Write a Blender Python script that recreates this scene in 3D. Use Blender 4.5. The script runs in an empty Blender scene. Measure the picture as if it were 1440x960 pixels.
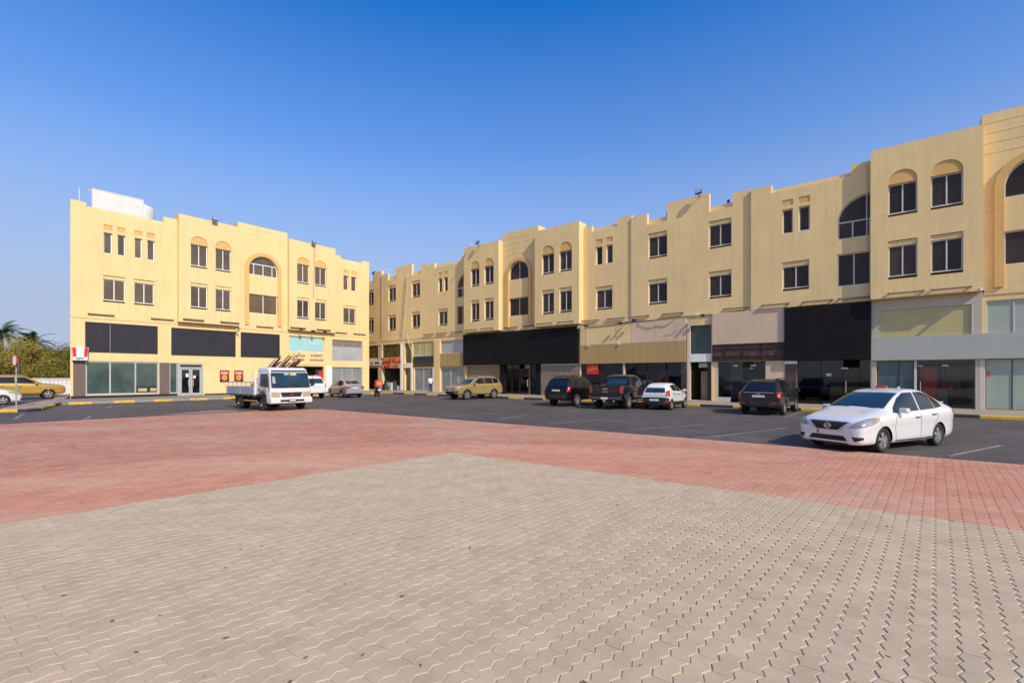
SKY_AIR, SKY_DUST, SKY_OZ, SKY_K, SUN_K, EXPO, SKY_SAT, SKY_V = 1.0, .6, 3.0, .15, 2.65, .68, 1.4, .95
HAZE, HAZE_SUN = (.41, .475, .65), (1.12, 1.03, .92)          # colour of the low air, away from and towards the sun
import bpy, bmesh, math, random
import numpy as np
from mathutils import Vector, Matrix
from mathutils.bvhtree import BVHTree
random.seed(7); rng = np.random.default_rng(7)
S = bpy.context.scene; COL = S.collection
R = math.radians
FOC, CAMH, HY = 662.5, 1.9, 527.5          # focal length in photo pixels, eye height, horizon row

# ---------------------------------------------------------------- materials
M = {}
def nodes(name):
    m = bpy.data.materials.new(name); m.use_nodes = True
    nt = m.node_tree; b = nt.nodes['Principled BSDF']
    return m, nt, b
def N(nt, t, **k):
    n = nt.nodes.new(t)
    for a, v in k.items():
        if a in n.inputs.keys(): n.inputs[a].default_value = v
        else: setattr(n, a, v)
    return n
def ramp(nt, fac, stops):
    r = nt.nodes.new('ShaderNodeValToRGB'); e = r.color_ramp.elements
    while len(e) < len(stops): e.new(.5)
    for i, (p, c) in enumerate(stops):
        e[i].position = p; e[i].color = (*c, 1) if len(c) == 3 else c
    nt.links.new(fac, r.inputs[0]); return r
def mixc(nt, fac, a, b, mode='MIX'):
    n = nt.nodes.new('ShaderNodeMix'); n.data_type = 'RGBA'; n.blend_type = mode
    for s, v in ((n.inputs[0], fac), (n.inputs[6], a), (n.inputs[7], b)):
        if isinstance(v, bpy.types.NodeSocket): nt.links.new(v, s)
        elif isinstance(v, (int, float)): s.default_value = v
        else: s.default_value = (*v, 1)
    return n.outputs[2]
def sc(c, k): return tuple(min(1, x * k) for x in c)
def pmat(key, col, rough=.6, var=.12, scale=2., metal=0., bump=0., bscale=80., spec=.5, coat=0., detail=5, stretch=(1, 1, 1)):
    m, nt, b = nodes(key.replace('_', ' '))
    tc = N(nt, 'ShaderNodeTexCoord'); mp = N(nt, 'ShaderNodeMapping'); mp.inputs['Scale'].default_value = stretch
    nt.links.new(tc.outputs['Object'], mp.inputs[0])
    n1 = N(nt, 'ShaderNodeTexNoise', Scale=scale, Detail=detail, Roughness=.65)
    nt.links.new(mp.outputs[0], n1.inputs[0])
    r = ramp(nt, n1.outputs[0], [(.3, sc(col, 1 - var)), (.7, sc(col, 1 + var))])
    nt.links.new(r.outputs[0], b.inputs['Base Color'])
    b.inputs['Metallic'].default_value = metal
    b.inputs['Specular IOR Level'].default_value = spec
    b.inputs['Coat Weight'].default_value = coat; b.inputs['Coat Roughness'].default_value = .03
    rr = N(nt, 'ShaderNodeMapRange'); nt.links.new(n1.outputs[0], rr.inputs[0])
    rr.inputs[3].default_value = max(.02, rough - .06); rr.inputs[4].default_value = min(1, rough + .06)
    nt.links.new(rr.outputs[0], b.inputs['Roughness'])
    if bump:
        n2 = N(nt, 'ShaderNodeTexNoise', Scale=bscale, Detail=4); nt.links.new(tc.outputs['Object'], n2.inputs[0])
        bp = N(nt, 'ShaderNodeBump', Strength=bump, Distance=.02); nt.links.new(n2.outputs[0], bp.inputs['Height'])
        nt.links.new(bp.outputs[0], b.inputs['Normal'])
    M[key] = m; return m

def wallmat(key, col, stain, amt=.38):
    m, nt, b = nodes(key.replace('_', ' '))
    tc = N(nt, 'ShaderNodeTexCoord')
    big = N(nt, 'ShaderNodeTexNoise', Scale=.35, Detail=6, Roughness=.6); nt.links.new(tc.outputs['Object'], big.inputs[0])
    mp = N(nt, 'ShaderNodeMapping'); mp.inputs['Scale'].default_value = (1.6, 1.6, .14); nt.links.new(tc.outputs['Object'], mp.inputs[0])
    st = N(nt, 'ShaderNodeTexNoise', Scale=2.2, Detail=6, Roughness=.7); nt.links.new(mp.outputs[0], st.inputs[0])
    c1 = ramp(nt, big.outputs[0], [(.3, sc(col, .93)), (.7, sc(col, 1.05))])
    f = ramp(nt, st.outputs[0], [(.47, (0, 0, 0)), (.80, (amt,) * 3)])
    c2 = mixc(nt, f.outputs[0], c1.outputs[0], stain)
    fine = N(nt, 'ShaderNodeTexNoise', Scale=9., Detail=4, Roughness=.7); nt.links.new(tc.outputs['Object'], fine.inputs[0])
    c3 = mixc(nt, .12, c2, fine.outputs[1], 'SOFT_LIGHT')
    # hairline cracks, patched here and there
    wn = N(nt, 'ShaderNodeTexNoise', Scale=.8, Detail=5); nt.links.new(tc.outputs['Object'], wn.inputs[0]); wv = mixc(nt, .22, tc.outputs['Object'], wn.outputs[1], 'ADD')
    vo = N(nt, 'ShaderNodeTexVoronoi', feature='DISTANCE_TO_EDGE', Scale=.17); nt.links.new(wv, vo.inputs['Vector'])
    l1 = ramp(nt, vo.outputs[0], [(0, (1, 1, 1)), (.0035, (0, 0, 0))]); l2 = ramp(nt, big.outputs[0], [(.5, (0, 0, 0)), (.6, (.45,) * 3)])
    c3 = mixc(nt, mixc(nt, 1., l1.outputs[0], l2.outputs[0], 'MULTIPLY'), c3, sc(stain, .6))
    nt.links.new(c3, b.inputs['Base Color'])
    b.inputs['Roughness'].default_value = .85; b.inputs['Specular IOR Level'].default_value = .2
    n2 = N(nt, 'ShaderNodeTexNoise', Scale=45., Detail=5); nt.links.new(tc.outputs['Object'], n2.inputs[0])
    bp = N(nt, 'ShaderNodeBump', Strength=.18, Distance=.02); nt.links.new(n2.outputs[0], bp.inputs['Height'])
    nt.links.new(bp.outputs[0], b.inputs['Normal'])
    M[key] = m
wallmat('yellow_stucco', (.79, .592, .29), (.49, .36, .18), .40)
wallmat('gold_paint', (.70, .44, .16), (.46, .28, .10))
wallmat('cream_render', (.66, .49, .345), (.36, .27, .19))
wallmat('white_wall', (.78, .76, .71), (.5, .47, .42))
wallmat('ochre_band', (.43, .31, .135), (.26, .19, .07))
wallmat('grey_render', (.50, .46, .36), (.36, .33, .27))
pmat('roof', (.45, .42, .38), .9)
pmat('white_frame', (.58, .55, .50), .4, .05)
pmat('white_sash', (.78, .77, .74), .4, .05)
pmat('silver_frame', (.50, .51, .52), .35, .06, metal=.3)
pmat('dark_frame', (.035, .025, .02), .5)
pmat('black_board', (.011, .011, .012), .7, .15, 1., spec=.12)
pmat('charcoal_board', (.030, .030, .038), .55, .15, .8, spec=.25)
pmat('grey_board', (.39, .405, .36), .6, .05, .6)
pmat('brown_tile', (.14, .10, .085), .6, .2, 6., stretch=(1, 1, 8))
pmat('marble', (.075, .045, .036), .25, .55, 5.)
pmat('granite', (.22, .18, .13), .35, .3, 8.)
pmat('rust', (.085, .048, .04), .8, .6, 5., bump=.3, bscale=20)
pmat('iron', (.035, .022, .02), .6, .3)
pmat('concrete', (.40, .36, .31), .9, .14, 1.5, bump=.3, bscale=60)
pmat('kerb_yellow', (.62, .40, .05), .7, .22, 6.)
pmat('kerb_black', (.035, .034, .036), .7, .3, 6.)
pmat('kerb_grey', (.27, .25, .23), .85, .2, 6.)
pmat('sandy', (.50, .41, .30), .95, .2, .3)
pmat('red_sign', (.62, .02, .02), .45)
pmat('white_sign', (.75, .74, .72), .45)
pmat('blue_sign', (.05, .08, .2), .45)
pmat('ink', (.02, .02, .022), .5)
pmat('slate_letter', (.20, .175, .155), .5)
pmat('orange_sign', (.62, .27, .12), .5, .1)
pmat('red_letter', (.50, .012, .008), .4)
pmat('burger', (.65, .25, .05), .5, .4, 14.)
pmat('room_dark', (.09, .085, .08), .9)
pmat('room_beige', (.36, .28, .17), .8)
pmat('room_red', (.55, .015, .02), .5)
pmat('room_white', (.5, .48, .45), .7)
pmat('cable_white', (.6, .58, .55), .6)
pmat('cable_black', (.03, .03, .03), .6)
pmat('lamp_body', (.16, .13, .11), .5)
pmat('lamp_black', (.02, .02, .02), .4)
pmat('lamp_glass', (.35, .36, .36), .15, .2, 20)
pmat('white_plastic', (.60, .61, .62), .4, .06)
pmat('white_metal', (.72, .68, .64), .55, .06)
pmat('blue_tank', (.55, .65, .75), .4)
pmat('galvanised', (.40, .40, .39), .45, .15, 8., metal=.4)
pmat('skin', (.30, .17, .11), .55)
pmat('hair', (.012, .01, .009), .5)
pmat('cloth_white', (.75, .75, .75), .8)
pmat('cloth_red', (.50, .02, .03), .8); pmat('poster_red', (.30, .012, .012), .6)
pmat('cloth_navy', (.02, .03, .07), .8)
pmat('cloth_black', (.015, .015, .017), .8)
pmat('shoe', (.02, .018, .016), .6)
pmat('wood_dark', (.10, .045, .03), .8, .3, 6., stretch=(.3, 4, 4))
pmat('wood_pale', (.42, .30, .19), .8, .25, 6., stretch=(.3, 4, 4))
pmat('wood_red', (.20, .055, .04), .8, .3, 6., stretch=(.3, 4, 4))
pmat('trunk', (.13, .095, .065), .95, .3, 4., bump=.5, bscale=12)
# glazing
def glaz(key, col, rough=.05, var=.25, scale=.8, spec=.5, stretch=(1, 1, 1)):
    return pmat(key, col, rough, var, scale, spec=spec, stretch=stretch)
glaz('bronze_glass', (.042, .030, .025), .16, .35, .9, spec=.22)
glaz('bronze_deep', (.028, .022, .019), .13, .3, 1.2, spec=.22); glaz('bronze_mesh', (.060, .046, .040), .25, .3, 1.6, spec=.2)
glaz('brown_blind_deep', (.075, .060, .042), .12, .3, 1.3); glaz('brown_blind_warm', (.135, .092, .050), .15, .3, 1.1)
glaz('brown_blind', (.105, .080, .052), .12, .3, .9)
glaz('teal_glass', (.055, .085, .080), .06, .3, .9)
glaz('green_glass', (.045, .065, .045), .08, .3, .8)
glaz('frost_glass', (.33, .39, .325), .10, .12, .7)
glaz('cyan_glass', (.34, .60, .62), .12, .12, .7)
glaz('cream_glass', (.46, .39, .175), .15, .12, .7)
glaz('lilac_glass', (.36, .38, .40), .10, .15, .7)
glaz('grey_glass', (.22, .25, .25), .08, .2, .7)
glaz('olive_glass', (.10, .085, .03), .10, .3, .7)
glaz('blue_glass', (.055, .105, .12), .05, .2, .7)
glaz('black_glass', (.010, .011, .012), .03, .2, .7)
glaz('car_glass', (.010, .013, .017), .02, .3, 1.5)
glaz('car_glass_blue', (.018, .042, .058), .015, .3, 1.5)
def clear(key, tint, k=1.0):
    m = bpy.data.materials.new(key.replace('_', ' ')); m.use_nodes = True; nt = m.node_tree
    nt.nodes.remove(nt.nodes['Principled BSDF'])
    t = N(nt, 'ShaderNodeBsdfTransparent'); t.inputs[0].default_value = (*tint, 1)
    g = N(nt, 'ShaderNodeBsdfGlossy', Roughness=.02); g.inputs[0].default_value = (.9, .95, .95, 1)
    fr = N(nt, 'ShaderNodeFresnel', IOR=1.5); mu = N(nt, 'ShaderNodeMath', operation='MULTIPLY'); mu.inputs[1].default_value = 1.0 * k
    nt.links.new(fr.outputs[0], mu.inputs[0])
    mx = N(nt, 'ShaderNodeMixShader'); nt.links.new(mu.outputs[0], mx.inputs[0])
    nt.links.new(t.outputs[0], mx.inputs[1]); nt.links.new(g.outputs[0], mx.inputs[2])
    nt.links.new(mx.outputs[0], nt.nodes['Material Output'].inputs[0]); M[key] = m
clear('shop_glass', (.62, .68, .66)); clear('shop_glass_dark', (.40, .44, .44)); clear('shop_glass_grey', (.82, .85, .85), .8)
# vehicles
pmat('paint_white', (.66, .67, .66), .3, .03, 1., coat=1.)
pmat('paint_silver', (.36, .36, .36), .35, .05, 1., metal=.35, coat=1.)
pmat('paint_black', (.003, .003, .004), .3, .1, 1., coat=.9, spec=.25)
pmat('paint_slate', (.007, .009, .014), .3, .1, 1., coat=.6, spec=.3)
pmat('paint_gold', (.44, .33, .13), .32, .06, 1., metal=.45, coat=1.)
pmat('paint_mustard', (.50, .31, .055), .32, .06, 1., metal=.3, coat=1.)
pmat('paint_truck', (.66, .66, .64), .35, .05, 1., coat=.6)
pmat('bed_grey', (.42, .44, .45), .5, .12, 3., metal=.2)
pmat('underbody', (.012, .012, .012), .8)
pmat('black_trim', (.016, .016, .017), .5)
pmat('grey_trim', (.10, .10, .105), .5)
pmat('rubber', (.018, .018, .018), .85, .2, 20.)
pmat('alloy', (.50, .50, .51), .3, .08, 8., metal=.75)
pmat('dark_alloy', (.12, .12, .125), .35, .1, 8., metal=.7)
pmat('chrome', (.75, .76, .78), .12, .05, 4., metal=1.)
pmat('headlight', (.26, .28, .26), .12, .25, 5., coat=1.)
pmat('amber', (.55, .30, .06), .2)
pmat('tail_red', (.42, .012, .014), .15, .2, 12., coat=1.)
pmat('plate', (.62, .62, .62), .4, .06, 6.)
pmat('seam', (.02, .02, .022), .6)
pmat('sill_dirt', (.12, .11, .10), .7)

# ---------------------------------------------------------------- mesh helpers
class MB:
    def __init__(s): s.v, s.f, s.m = [], [], []
    def add(s, vs, fs, mi=0):
        b = len(s.v); s.v += [tuple(p) for p in vs]
        for f in fs: s.f.append(tuple(b + i for i in f)); s.m.append(mi)
    def quad(s, a, b, c, d, mi=0): s.add([a, b, c, d], [(0, 1, 2, 3)], mi)
    def poly(s, pts, mi=0): s.add(pts, [tuple(range(len(pts)))], mi)
    def box(s, x0, x1, y0, y1, z0, z1, mi=0):
        x0, x1 = sorted((x0, x1)); y0, y1 = sorted((y0, y1)); z0, z1 = sorted((z0, z1))
        s.add([(x0, y0, z0), (x1, y0, z0), (x1, y1, z0), (x0, y1, z0), (x0, y0, z1), (x1, y0, z1), (x1, y1, z1), (x0, y1, z1)],
              [(0, 3, 2, 1), (4, 5, 6, 7), (0, 1, 5, 4), (1, 2, 6, 5), (2, 3, 7, 6), (3, 0, 4, 7)], mi)
    def tube(s, pts, r, n=8, mi=0, r2=None, cap=True):
        pts = [Vector(p) for p in pts]; k = len(pts); base = len(s.v); prev = None
        for i, p in enumerate(pts):
            t = (pts[min(i + 1, k - 1)] - pts[max(i - 1, 0)]).normalized()
            a = Vector((0, 0, 1)) if abs(t.z) < .95 else Vector((1, 0, 0))
            if prev is not None: a = prev
            u = (a - t * a.dot(t)).normalized(); w = t.cross(u); prev = u
            rr = r if r2 is None else r + (r2 - r) * i / max(1, k - 1)
            for j in range(n):
                an = 2 * math.pi * j / n
                s.v.append(tuple(p + u * math.cos(an) * rr + w * math.sin(an) * rr))
        for i in range(k - 1):
            for j in range(n):
                s.f.append((base + i * n + j, base + i * n + (j + 1) % n, base + (i + 1) * n + (j + 1) % n, base + (i + 1) * n + j)); s.m.append(mi)
        if cap:
            s.f.append(tuple(base + j for j in range(n))[::-1]); s.m.append(mi)
            s.f.append(tuple(base + (k - 1) * n + j for j in range(n))); s.m.append(mi)
    def prism(s, poly, y0, y1, mi=0):          # polygon in x,z extruded along y
        n = len(poly); v = [(x, y0, z) for x, z in poly] + [(x, y1, z) for x, z in poly]
        s.add(v, [tuple(range(n)), tuple(range(2 * n - 1, n - 1, -1))] + [(i, i + n, (i + 1) % n + n, (i + 1) % n) for i in range(n)], mi)
    def lathe(s, prof, n=24, mi=0, axis='y', c=(0, 0, 0)):   # profile of (radius, offset along axis)
        b = len(s.v)
        for r, o in prof:
            for j in range(n):
                a = 2 * math.pi * j / n; p, q = r * math.cos(a), r * math.sin(a)
                s.v.append((c[0] + p, c[1] + o, c[2] + q) if axis == 'y' else (c[0] + p, c[1] + q, c[2] + o) if axis == 'z' else (c[0] + o, c[1] + p, c[2] + q))
        for i in range(len(prof) - 1):
            for j in range(n):
                s.f.append((b + i * n + j, b + i * n + (j + 1) % n, b + (i + 1) * n + (j + 1) % n, b + (i + 1) * n + j)); s.m.append(mi)
    def build(s, name, mats, parent=None, smooth=False, bevel=0, seg=2):
        me = bpy.data.meshes.new(name); me.from_pydata(s.v, [], s.f)
        for k in (mats if isinstance(mats, (list, tuple)) else [mats]): me.materials.append(M[k] if isinstance(k, str) else k)
        me.polygons.foreach_set('material_index', s.m)
        if smooth: me.polygons.foreach_set('use_smooth', [True] * len(s.f))
        me.update(); return link(name, me, parent, bevel, seg)
def link(name, me, parent=None, bevel=0, seg=2):
    o = bpy.data.objects.new(name, me); COL.objects.link(o); o.parent = parent
    if bevel:
        md = o.modifiers.new('Bevel', 'BEVEL'); md.width = bevel; md.segments = seg; md.limit_method = 'ANGLE'; md.angle_limit = R(40)
    return o
def tag(o, label=None, cat=None, group=None, kind=None):
    if label: o['label'] = label
    if cat: o['category'] = cat
    if group: o['group'] = group
    if kind: o['kind'] = kind
    return o
def empty(name, loc, rz=0, label=None, cat=None, group=None):
    o = bpy.data.objects.new(name, None); COL.objects.link(o); o.location = loc; o.rotation_euler = (0, 0, rz)
    o.empty_display_size = .2; return tag(o, label, cat, group)
def place(o, loc, rz=0): o.location = loc; o.rotation_euler = (0, 0, rz); return o
def copy_tree(o, loc=None, rz=None, parent=None):
    c = o.copy(); COL.objects.link(c); c.parent = parent
    if loc is not None: c.location = loc
    if rz is not None: c.rotation_euler = (0, 0, rz)
    for ch in list(o.children): copy_tree(ch, parent=c)
    return c
def applied(o):
    dg = bpy.context.evaluated_depsgraph_get(); dg.update()
    return bpy.data.meshes.new_from_object(o.evaluated_get(dg))
def text(name, s, size, mat, parent, loc, rot=(R(90), 0, 0), ext=.01, align='CENTER', sx=1.0, bold=0.0):
    cu = bpy.data.curves.new(name, 'FONT'); cu.body = s; cu.size = size; cu.extrude = ext; cu.align_x = align; cu.align_y = 'CENTER'; cu.offset = bold
    t = bpy.data.objects.new(name, cu); COL.objects.link(t); bpy.context.view_layer.update()
    me = applied(t); bpy.data.objects.remove(t)
    me.materials.clear(); me.materials.append(M[mat])
    o = link(name, me, parent); o.location = loc; o.rotation_euler = rot; o.scale = (sx, 1, 1); return o

# ---------------------------------------------------------------- frames of the two facades
class Frame:
    def __init__(s, O, ang):
        s.O = Vector((*O, 0)); s.a = ang; s.x = Vector((math.cos(ang), math.sin(ang), 0)); s.y = Vector((-math.sin(ang), math.cos(ang), 0))
    def w(s, u, y, z=0): return s.O + s.x * u + s.y * y + Vector((0, 0, z))
    def u(s, px, off=0):                    # along-facade coordinate of a column measured in the photograph
        r = Vector(((px - 720) / FOC, 1, 0)); t = (off + s.y.dot(s.O)) / s.y.dot(r)
        return (r * t - s.O).dot(s.x)
FA = Frame((-33.1, 35.3), R(50.3)); FB = Frame((21.85, 26.31), R(-39.7))
def gnd(px, py, z=0):
    Z = FOC * (CAMH - z) / (py - HY); return Vector(((px - 720) / FOC * Z, Z, z))

# ---------------------------------------------------------------- facade building blocks
def arc(cu, cz, r, a0, a1, n=14, rz=None):
    rz = rz or r
    return [(cu + r * math.cos(a0 + (a1 - a0) * i / n), cz + rz * math.sin(a0 + (a1 - a0) * i / n)) for i in range(n + 1)]
def border(o):
    u0, u1, z0, z1, k = o['u0'], o['u1'], o['z0'], o['z1'], o.get('k')
    if k == 'arch':
        r = (u1 - u0) / 2; rz = o.get('rz', r); return [(u0, z0), (u1, z0)] + arc((u0 + u1) / 2, z1 - rz, r, 0, math.pi, 18, rz)
    if k == 'quarter':
        r = u1 - u0; rz = o.get('rz', r); return [(u0, z0), (u1, z0)] + arc(u1, z1 - rz, r, math.pi / 2, math.pi, 12, rz)
    return [(u0, z0), (u1, z0), (u1, z1), (u0, z1)]
def panel(mb, u0, u1, z0, z1, y, ops=(), mi=0):
    us = sorted({u0, u1} | {min(max(o[k], u0), u1) for o in ops for k in ('u0', 'u1')})
    zs = sorted({z0, z1} | {min(max(o[k], z0), z1) for o in ops for k in ('z0', 'z1')})
    for a, b in zip(us, us[1:]):
        for c, d in zip(zs, zs[1:]):
            m, n = (a + b) / 2, (c + d) / 2
            if any(o['u0'] < m < o['u1'] and o['z0'] < n < o['z1'] for o in ops): continue
            mb.quad((a, y, c), (b, y, c), (b, y, d), (a, y, d), mi)
    for o in ops:
        p = border(o); d = o['d']; rm = o.get('rm', mi)
        for i in range(len(p)):
            a, b = p[i], p[(i + 1) % len(p)]
            mb.quad((a[0], y, a[1]), (b[0], y, b[1]), (b[0], y + d, b[1]), (a[0], y + d, a[1]), rm)
        if o.get('k') in ('arch', 'quarter'):
            q = p[2:]
            if o['k'] == 'arch':
                h = len(q) // 2
                for c, seg in (((o['u1'], o['z1']), q[:h + 1]), ((o['u0'], o['z1']), q[h:])):
                    for a, b in zip(seg, seg[1:]): mb.poly([(c[0], y, c[1]), (a[0], y, a[1]), (b[0], y, b[1])][::-1], mi)
            else:
                c = (o['u0'], o['z1'])
                for a, b in zip(q, q[1:]): mb.poly([(c[0], y, c[1]), (a[0], y, a[1]), (b[0], y, b[1])][::-1], mi)
        if 'back' in o: mb.poly([(a, y + d, b) for a, b in p], o['back'])
def window(bld, u0, u1, z0, z1, y, mull=(.5,), k=None, frame='white_frame', glass='bronze_glass', fw=.065, rz=None, trans=None, name='window'):
    """frame with a pane as its child; y is the plane of the frame's front"""
    o = dict(u0=u0, u1=u1, z0=z0, z1=z1, k=k)
    if rz: o['rz'] = rz
    p = border(o); mb = MB(); t = .06
    cu, cz = (u0 + u1) / 2, (z0 + z1) / 2
    if k == 'quarter': cu, cz = u0 + (u1 - u0) * .6, z0 + (z1 - z0) * .4
    sx, sz = 1 - 2 * fw / (u1 - u0), 1 - 2 * fw / (z1 - z0)
    q = [(cu + (a - cu) * sx, cz + (b - cz) * sz) for a, b in p]
    n = len(p)
    for i in range(n):
        a, b, c, d = p[i], p[(i + 1) % n], q[(i + 1) % n], q[i]
        mb.quad((a[0], y, a[1]), (b[0], y, b[1]), (c[0], y, c[1]), (d[0], y, d[1]))
        mb.quad((d[0], y, d[1]), (c[0], y, c[1]), (c[0], y + t, c[1]), (d[0], y + t, d[1]))
    for f in mull:
        um = u0 + (u1 - u0) * f
        top = max([b for a, b in q if abs(a - um) < (u1 - u0) * .2] or [z1])
        if k == 'arch':
            r = (u1 - u0) / 2; rz_ = rz or r; top = z1 - rz_ + rz_ * math.sqrt(max(0, 1 - ((um - cu) / r) ** 2)) - .02
        if trans and len(mull) > 1: top = trans if f not in (0., 1.) else top
        mb.box(um - fw * .5, um + fw * .5, y - .004, y + t - .01, z0 + fw, top - (0 if k else fw))
    if trans: mb.box(u0 + fw * .4, u1 - fw * .4, y - .006, y + t - .012, trans - fw * .6, trans + fw * .6)
    f = mb.build(name, frame, bld)
    g = MB(); g.poly([(a, y + .03, b) for a, b in p]); g.build('pane', glass, f)
    return f
def ring(mb, u0, u1, zb, zs, width, y0, y1, mi=0):
    """raised arch band: two legs and a half ring, between planes y0 (front) and y1 (wall)"""
    r = (u1 - u0) / 2; cu = (u0 + u1) / 2
    out = [(u1, zb)] + arc(cu, zs, r, 0, math.pi, 20) + [(u0, zb)]
    inn = [(u1 - width, zb)] + arc(cu, zs, r - width, 0, math.pi, 20) + [(u0 + width, zb)]
    for i in range(len(out) - 1):
        a, b, c, d = out[i], out[i + 1], inn[i + 1], inn[i]
        mb.quad((a[0], y0, a[1]), (b[0], y0, b[1]), (c[0], y0, c[1]), (d[0], y0, d[1]), mi)
        mb.quad((b[0], y0, b[1]), (a[0], y0, a[1]), (a[0], y1, a[1]), (b[0], y1, b[1]), mi)
        mb.quad((d[0], y0, d[1]), (c[0], y0, c[1]), (c[0], y1, c[1]), (d[0], y1, d[1]), mi)
    for a, b in ((0, 0), (-1, -1)):
        p, q = out[a], inn[b]; mb.quad((p[0], y0, p[1]), (q[0], y0, q[1]), (q[0], y1, q[1]), (p[0], y1, p[1]), mi)

class Block:
    """collects one building: its wall mesh, and the windows to set in once the wall is known"""
    def __init__(s, fr, name, label, z0):
        s.fr = fr; s.root = empty(name, fr.O, fr.a, label, 'building'); s.wall = MB(); s.win = []; s.z0 = z0
    def bay(s, u0, u1, y, zbot, ztop, wins, parapet=(), deep=.5, lret=True):
        """wins: (u0,u1,z0,z1,style); parapet: (u0,u1,front_top,set_back_top) cuts below ztop, raised ones have set_back_top None"""
        ops = []
        for w in wins:
            a, b, c, d, st = w[:5]
            if st == 'box':                    # shutter box above the glass
                ops.append(dict(u0=a, u1=b, z0=c - .15, z1=d + .30, d=.20)); s.wall.box(a + .004, b - .004, y + .07, y + .19, d + .03, d + .27)
                s.win.append((a, b, c, d + .03, y + .14, (.5,), None))
            elif st == 'niche':                # blind arch above
                ops.append(dict(u0=a, u1=b, z0=c - .15, z1=d, d=.20))
                ops.append(dict(u0=a, u1=b, z0=d + .003, z1=d + .72, k='arch', rz=.62, d=.05, rm=1, back=1)); s.win.append((a, b, c, d - .004, y + .14, (.5,), None))
            elif st == 'slot':                 # narrow sash with a blind panel above
                ops.append(dict(u0=a, u1=b, z0=c, z1=d, d=.20)); ops.append(dict(u0=a, u1=b, z0=d + .20, z1=d + .60, d=.04, rm=1, back=1))
                s.win.append((a, b, c, d - .004, y + .14, (.92,), None))
            elif st in ('arch', 'quarter'):
                ops.append(dict(u0=a, u1=b, z0=c, z1=d, k=st, d=.22, **({'rz': w[6]} if len(w) > 6 else {}))); s.win.append((a, b, c, d, y + .13, w[5], st, *w[6:]))
            else:
                ops.append(dict(u0=a, u1=b, z0=c, z1=d, d=.18)); s.win.append((a, b, c, d, y + .12, (.5,), None))
        lo = min([p[2] for p in parapet] + [ztop])
        panel(s.wall, u0, u1, zbot, lo, y, ops)
        T = .28
        segs = list(parapet) or [(u0, u1, ztop, None)]
        for a, b, ft, sb in segs:
            if ft > lo + 1e-6: s.wall.box(a, b, y + .0, y + T, lo, ft) if False else None
            if sb is None:
                # raised merlon
                s.wall.quad((a, y, lo), (b, y, lo), (b, y, ft), (a, y, ft))
                s.wall.quad((a, y, ft), (b, y, ft), (b, y + T, ft), (a, y + T, ft))
                s.wall.quad((b, y, lo), (b, y + T, lo), (b, y + T, ft), (b, y, ft)); s.wall.quad((a, y + T, lo), (a, y, lo), (a, y, ft), (a, y + T, ft))
                s.wall.quad((b, y + T, lo), (a, y + T, lo), (a, y + T, ft), (b, y + T, ft))
            else:
                s.wall.quad((a, y, lo), (b, y, lo), (b, y, ft), (a, y, ft)) if ft > lo + 1e-6 else None
                s.wall.quad((a, y, ft), (b, y, ft), (b, y + .17, ft), (a, y + .17, ft))
                s.wall.box(a, b, y + .17, y + .17 + .2, ft - .3, sb)
        # returns and underside
        if lret: s.wall.quad((u0, y + deep + .6, zbot), (u0, y, zbot), (u0, y, lo), (u0, y + deep + .6, lo))
        s.wall.quad((u1, y, zbot), (u1, y + deep + .6, zbot), (u1, y + deep + .6, lo), (u1, y, lo))
        if y < 0: s.wall.quad((u0, y + deep + .6, zbot), (u1, y + deep + .6, zbot), (u1, y, zbot), (u0, y, zbot))
    def finish(s, glass, frame='white_frame'):
        s.wall_obj = s.wall.build('wall', ['yellow_stucco', 'gold_paint'], s.root)
        for w in s.win: 
            a, b, c, d, y, mu, k = w[:7]
            window(s.root, a, b, c, d, y, mu, k, rz=w[7] if len(w) > 7 else None, trans=w[8] if len(w) > 8 else None, glass=random.choice(glass), frame=frame)
# ================================================================ buildings
def room(bld, u0, u1, z0, z1, y0, y1, wall='room_dark', floor='room_beige', back=None, name='shop_interior'):
    mb = MB()
    mb.quad((u0, y0, z0), (u1, y0, z0), (u1, y1, z0), (u0, y1, z0), 1)
    mb.quad((u0, y0, z1), (u0, y1, z1), (u1, y1, z1), (u1, y0, z1), 0)
    mb.quad((u0, y0, z0), (u0, y1, z0), (u0, y1, z1), (u0, y0, z1), 0)
    mb.quad((u1, y0, z0), (u1, y0, z1), (u1, y1, z1), (u1, y1, z0), 0)
    mb.quad((u0, y1, z0), (u1, y1, z0), (u1, y1, z1), (u0, y1, z1), 2)
    return mb.build(name, [wall, floor, back or wall], bld)
def door(bld, u0, u1, z0, z1, y, frame='silver_frame', glass='shop_glass', fw=.09, handle='white_frame', hside=1):
    mb = MB()
    mb.box(u0, u0 + fw, y, y + .05, z0, z1); mb.box(u1 - fw, u1, y, y + .05, z0, z1)
    mb.box(u0 + fw, u1 - fw, y, y + .05, z0, z0 + fw * 1.6); mb.box(u0 + fw, u1 - fw, y, y + .05, z1 - fw, z1)
    d = mb.build('door', frame, bld)
    g = MB(); g.box(u0 + fw, u1 - fw, y + .018, y + .03, z0 + fw * 1.6, z1 - fw); g.build('door_pane', glass, d)
    h = MB(); hu = u1 - fw - .05 if hside > 0 else u0 + fw + .05
    h.tube([(hu, y - .06, z0 + .75), (hu, y - .06, z0 + 1.35)], .018, 8); h.box(hu - .012, hu + .012, y - .06, y, z0 + .8, z0 + .83); h.box(hu - .012, hu + .012, y - .06, y, z0 + 1.27, z0 + 1.3)
    h.build('handle', handle, d); return d
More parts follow.
